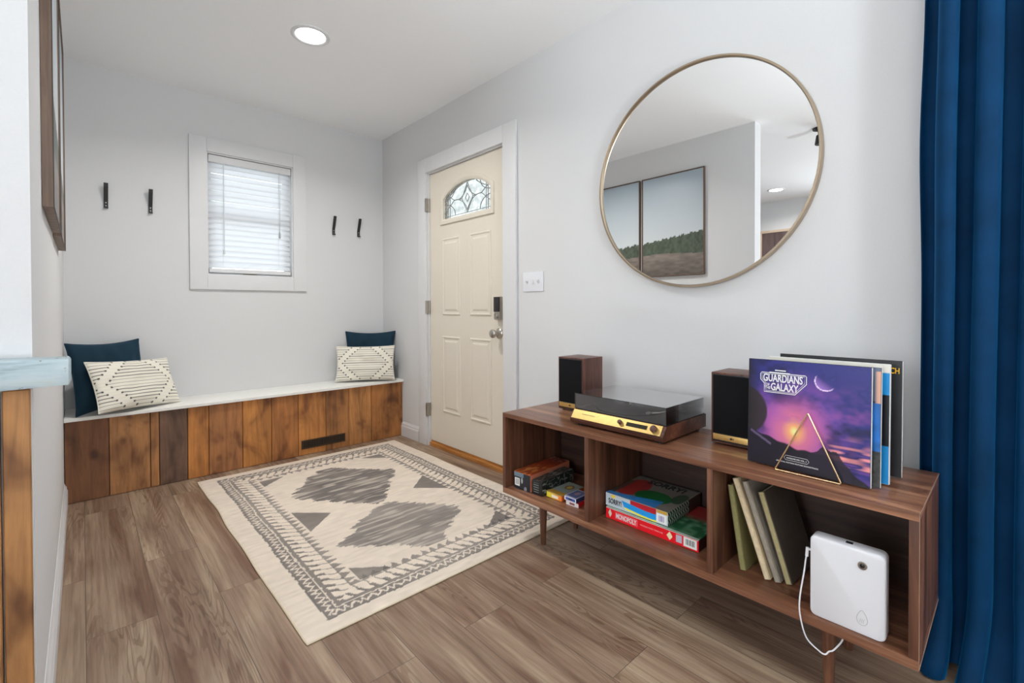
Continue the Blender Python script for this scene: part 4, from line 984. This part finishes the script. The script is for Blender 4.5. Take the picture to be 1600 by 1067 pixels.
book('leaning pale grey book beside the cream one in the right cubby', .4680, 1.505, .0165, .290, .205, R_(19.3), R_(-2), cover_mat('grey_cloth', (132, 124, 112), (142, 134, 122)))
book('leaning book with khaki spine and dark cover, rightmost in the right cubby', .4415, 1.518, .0185, .262, .20, R_(17.5), R_(-2), cover_mat('khaki_cloth', (84, 74, 64), (156, 146, 106)))

# ------------------------------------------------------------------ white scent diffuser with its cord
df = thing('scent_diffuser', 'flat white box-shaped scent diffuser standing in the right end of the console', 'diffuser', (1.45, .294, FB))
m = MB(); y0, y1, zb0, zb1, xf, xk2 = .212, .372, FB+.0008, .4385, 1.422, 1.474
def rrect(y0, y1, z0, z1, r, n=6):
    p = []
    for cy_, cz_, a0_ in ((y1-r, z1-r, 0), (y0+r, z1-r, 90), (y0+r, z0+r, 180), (y1-r, z0+r, 270)):
        for i in range(n+1):
            t = R_(a0_+90*i/n); p.append((cy_+r*math.cos(t), cz_+r*math.sin(t)))
    return p
rings = []
for x, o_ in ((xf, .004), (xf+.0015, .0012), (xf+.005, 0), (xk2-.012, 0), (xk2-.004, .003), (xk2, .009)):
    rings.append([(x, y, z) for y, z in rrect(y0+o_, y1-o_, zb0+o_*.3, zb1-o_, .013)])
m.loft(rings); build('body', m, M_whitepl, df, angle=50)
m = MB(); nz = (xf-.0003, .258, .401); m.lathe([(.0102, 0), (.0098, .0022), (.0078, .0022), (.0070, .0004), (.001, .0003)], nz, (-1, 0, 0), 28); noz = build('nozzle', m, M_steel, df, label='silver ringed nozzle')
m = MB(); m.lathe([(.0055, .0005), (.0055, .0018), (.002, .0030), (.001, .003)], nz, (-1, 0, 0), 20); build('nozzle_core', m, M_blackpl, noz)
m = MB(); dp = []
for i in range(40):
    t = 2*PI*i/40; r = .0150; yy = .74*r*math.sin(t)*(1-.42*max(0, math.cos(t))**1.5); zz = r*math.cos(t)*(1.5 if math.cos(t) > 0 else .95); dp.append((xf-.0004, .2585+yy, .266+zz))
m.tube(dp, .00055, 5, closed=True); em = build('droplet_emblem', m, M_grooves, df, label='grey droplet outline')
m = MB()
for k in range(3): m.tube([(xf-.0004, .2585-.0035+.0035*k+.0012*math.sin(j*1.2), .258+.0024*j) for j in range(5)], .0004, 4)
build('scent_lines', m, M_grooves, em)
m = MB(); m.box(xf+.018, xf+.030, .282, .297, zb1-.0002, zb1+.0012, .0004); build('button', m, M_blackpl, df)
# cord: plugged into the side, over the shelf edge, under the console
def smooth_path(pts, k=8):
    P = [Vector(p) for p in pts]; out = []
    for i in range(len(P)-1):
        p0, p1, p2, p3 = P[max(i-1, 0)], P[i], P[i+1], P[min(i+2, len(P)-1)]
        for j in range(k):
            t = j/k; out.append(.5*((2*p1)+(-p0+p2)*t+(2*p0-5*p1+4*p2-p3)*t*t+(-p0+3*p1-3*p2+p3)*t**3))
    out.append(P[-1]); return out
m = MB(); m.tube(smooth_path([(1.436, .3815, .386), (1.432, .3835, .370), (1.418, .385, .332), (1.400, .3895, .270), (1.398, .388, .225), (1.400, .374, .172), (1.403, .346, .150), (1.406, .333, .146), (1.412, .326, .154), (1.420, .318, .158), (1.430, .304, .180), (1.440, .298, .196), (1.47, .29, .192), (1.56, .29, .17), (1.70, .30, .10), (1.86, .36, .006), (1.90, .45, .006)]), .0019, 8)
cd = build('power_cord', m, M_whitepl, df, label='white power cord hanging over the shelf edge')
m = MB(); m.cyl((1.437, .3726, .392), (1.437, .381, .392), .0032, n=12); m.cyl((1.4365, .3815, .396), (1.434, .3825, .372), .0040, n=12); build('plug', m, M_whitepl, cd)

# ------------------------------------------------------------------ velvet curtain
ncol, nrow = 220, 60
P = np.zeros((nrow, ncol, 3)); S = np.linspace(0, 1, ncol)
for j in range(nrow):
    z = 2.44*(1-j/(nrow-1)); q = z/2.44
    for i, s in enumerate(S):
        y = .190-s*1.02
        ph = 2*PI*(s*13.2)+.35*math.sin(q*2.2+s*9)+.5*math.sin(s*23)
        amp = .030+.012*math.sin(s*17+1.0)+.010*(1-q)
        x = 1.842+amp*math.sin(ph)+.006*math.sin(q*5+s*30)
        x += .022*min(1, max(0, (y-.11)/.05))
        y2 = y+.010*math.sin(2*ph)+.006*math.sin(q*4.5+1.0)*(1-s)+ .010*math.exp(-((q-.63)/.12)**2)*math.exp(-s*20)
        if q < .10:                                   # the hem breaks and spreads on the floor
            k = (1-q/.10); x -= .085*k*k*(.88+.12*math.sin(ph*.5+1)); y2 += .012*k*math.sin(ph*.7)+.018*k*k*(1-s)
        P[j, i] = (x, y2, max(z, .004+.020*(.5+.5*math.sin(ph))*(1-min(1, q/.05)) if q < .05 else z))
cur = thing('curtain', 'deep blue velvet curtain hanging to the floor at the right edge, beside the console', 'curtain', (1.842, -.3, 0))
pn_ = painted_grid('drape', P, np.ones((nrow, ncol, 3))*.5, M_curtain, cur)
md = pn_.modifiers.new('cloth_thickness', 'SOLIDIFY'); md.thickness = .003; md.offset = 0

# ------------------------------------------------------------------ light
w = bpy.data.worlds.new('daylight'); bpy.context.scene.world = w; w.use_nodes = True
nt = w.node_tree; bg = nt.nodes['Background']
tc = nt.nodes.new('ShaderNodeTexCoord'); sp = nt.nodes.new('ShaderNodeSeparateXYZ'); rp = nt.nodes.new('ShaderNodeValToRGB')
nt.links.new(tc.outputs['Generated'], sp.inputs[0]); mr_ = nt.nodes.new('ShaderNodeMapRange'); mr_.inputs[1].default_value = -1; mr_.inputs[2].default_value = 1
nt.links.new(sp.outputs[2], mr_.inputs[0]); nt.links.new(mr_.outputs[0], rp.inputs[0])
el = rp.color_ramp.elements; el[0].position = .40; el[0].color = (.62, .63, .62, 1); el[1].position = .56; el[1].color = (.92, .97, 1, 1)
nt.links.new(rp.outputs[0], bg.inputs[0]); bg.inputs[1].default_value = 5.0
LS, LW, LR, LU, LB, LE = 7, 16, 4, 122, 92, 58
def area(name, loc, rot, sx, sy, power, c=(1, 1, 1), spread=180):
    l = bpy.data.lights.new(name, 'AREA'); l.shape = 'RECTANGLE'; l.size = sx; l.size_y = sy; l.energy = power; l.color = c; l.spread = R_(spread)
    o = bpy.data.objects.new(name, l); C.objects.link(o); o.location = loc; o.rotation_euler = rot; return o
# added fill: unseen area lamp against the solid south wall, behind the camera
area('south_fill', (-.4, SY+.05, 1.35), (R_(90), 0, 0), 4.0, 1.6, LS, (.86, .94, 1))
# assumed side daylight: area lamp added by solid right wall, south of the view
area('assumed_side_light', (XR-.08, -1.75, 1.35), (R_(90), 0, R_(90)), 1.7, 1.6, LW, (.86, .94, 1))
# added fill: unseen area lamp in front of the next room's far wall
area('far_fill', (WX+.12, .45, 1.4), (R_(90), 0, R_(-90)), 1.6, 1.5, LE, (.86, .94, 1))
# added fill: unseen point lamps behind and beside the camera
for (x, y, z, e) in ((.9, -1.2, 1.9, LR), (-2.4, .6, 2.0, LR), (-2.0, -2.4, 1.9, LR)):
    l = bpy.data.lights.new('fill_point', 'POINT'); l.energy = e; l.shadow_soft_size = .3; l.color = (.95, .97, 1)
    o = bpy.data.objects.new('fill_point', l); C.objects.link(o); o.location = (x, y, z)
# added fill, unseen behind camera: area lamp and bounced-flash spot aimed at ceiling
area('upward_fill', (.3, -2.3, .40), (R_(180), 0, 0), .4, .4, LU, (.86, .94, 1))
l = bpy.data.lights.new('bounce_fill', 'SPOT'); l.energy = LB; l.shadow_soft_size = .12; l.spot_size = R_(82); l.spot_blend = 1.0; l.color = (.86, .94, 1)
o = bpy.data.objects.new('bounce_fill', l); C.objects.link(o); o.location = (.62, -.70, 1.25)
o.rotation_euler = (Vector((.85, .30, H))-Vector(o.location)).to_track_quat('-Z', 'Y').to_euler()

# ------------------------------------------------------------------ camera
F_PX, YAW, PITCH, ROLL, HC, CYP = 728.34, .7451, -.0101, -.0034, 1.0454, 488.58
cy_, sy_, cp, sp_ = math.cos(YAW), math.sin(YAW), math.cos(PITCH), math.sin(PITCH)
Fv = Vector((sy_*cp, cy_*cp, sp_)); Rv = Vector((cy_, -sy_, 0)); Uv = Rv.cross(Fv)
R2 = Rv*math.cos(ROLL)+Uv*math.sin(ROLL); U2 = -Rv*math.sin(ROLL)+Uv*math.cos(ROLL)
cam_d = bpy.data.cameras.new('camera'); cam_o = bpy.data.objects.new('camera', cam_d); C.objects.link(cam_o)
cam_d.sensor_width = 36; cam_d.lens = F_PX/1600*36; cam_d.shift_y = -(533.5-CYP)/1600; cam_d.clip_start = .01
M4 = Matrix((R2, U2, -Fv)).transposed().to_4x4(); M4.translation = Vector((0, 0, HC)); cam_o.matrix_world = M4
sc = bpy.context.scene; sc.camera = cam_o
vs = sc.view_settings; vs.view_transform = 'Standard'; vs.look = 'None'; vs.gamma = 1; vs.use_curve_mapping = False; vs.exposure = 0.05
sc.display_settings.display_device = 'sRGB'
try:
    sc.cycles.use_denoising = True; sc.cycles.max_bounces = 10; sc.cycles.diffuse_bounces = 5; sc.cycles.transparent_max_bounces = 24
    sc.cycles.sample_clamp_indirect = 6.0
except Exception: pass
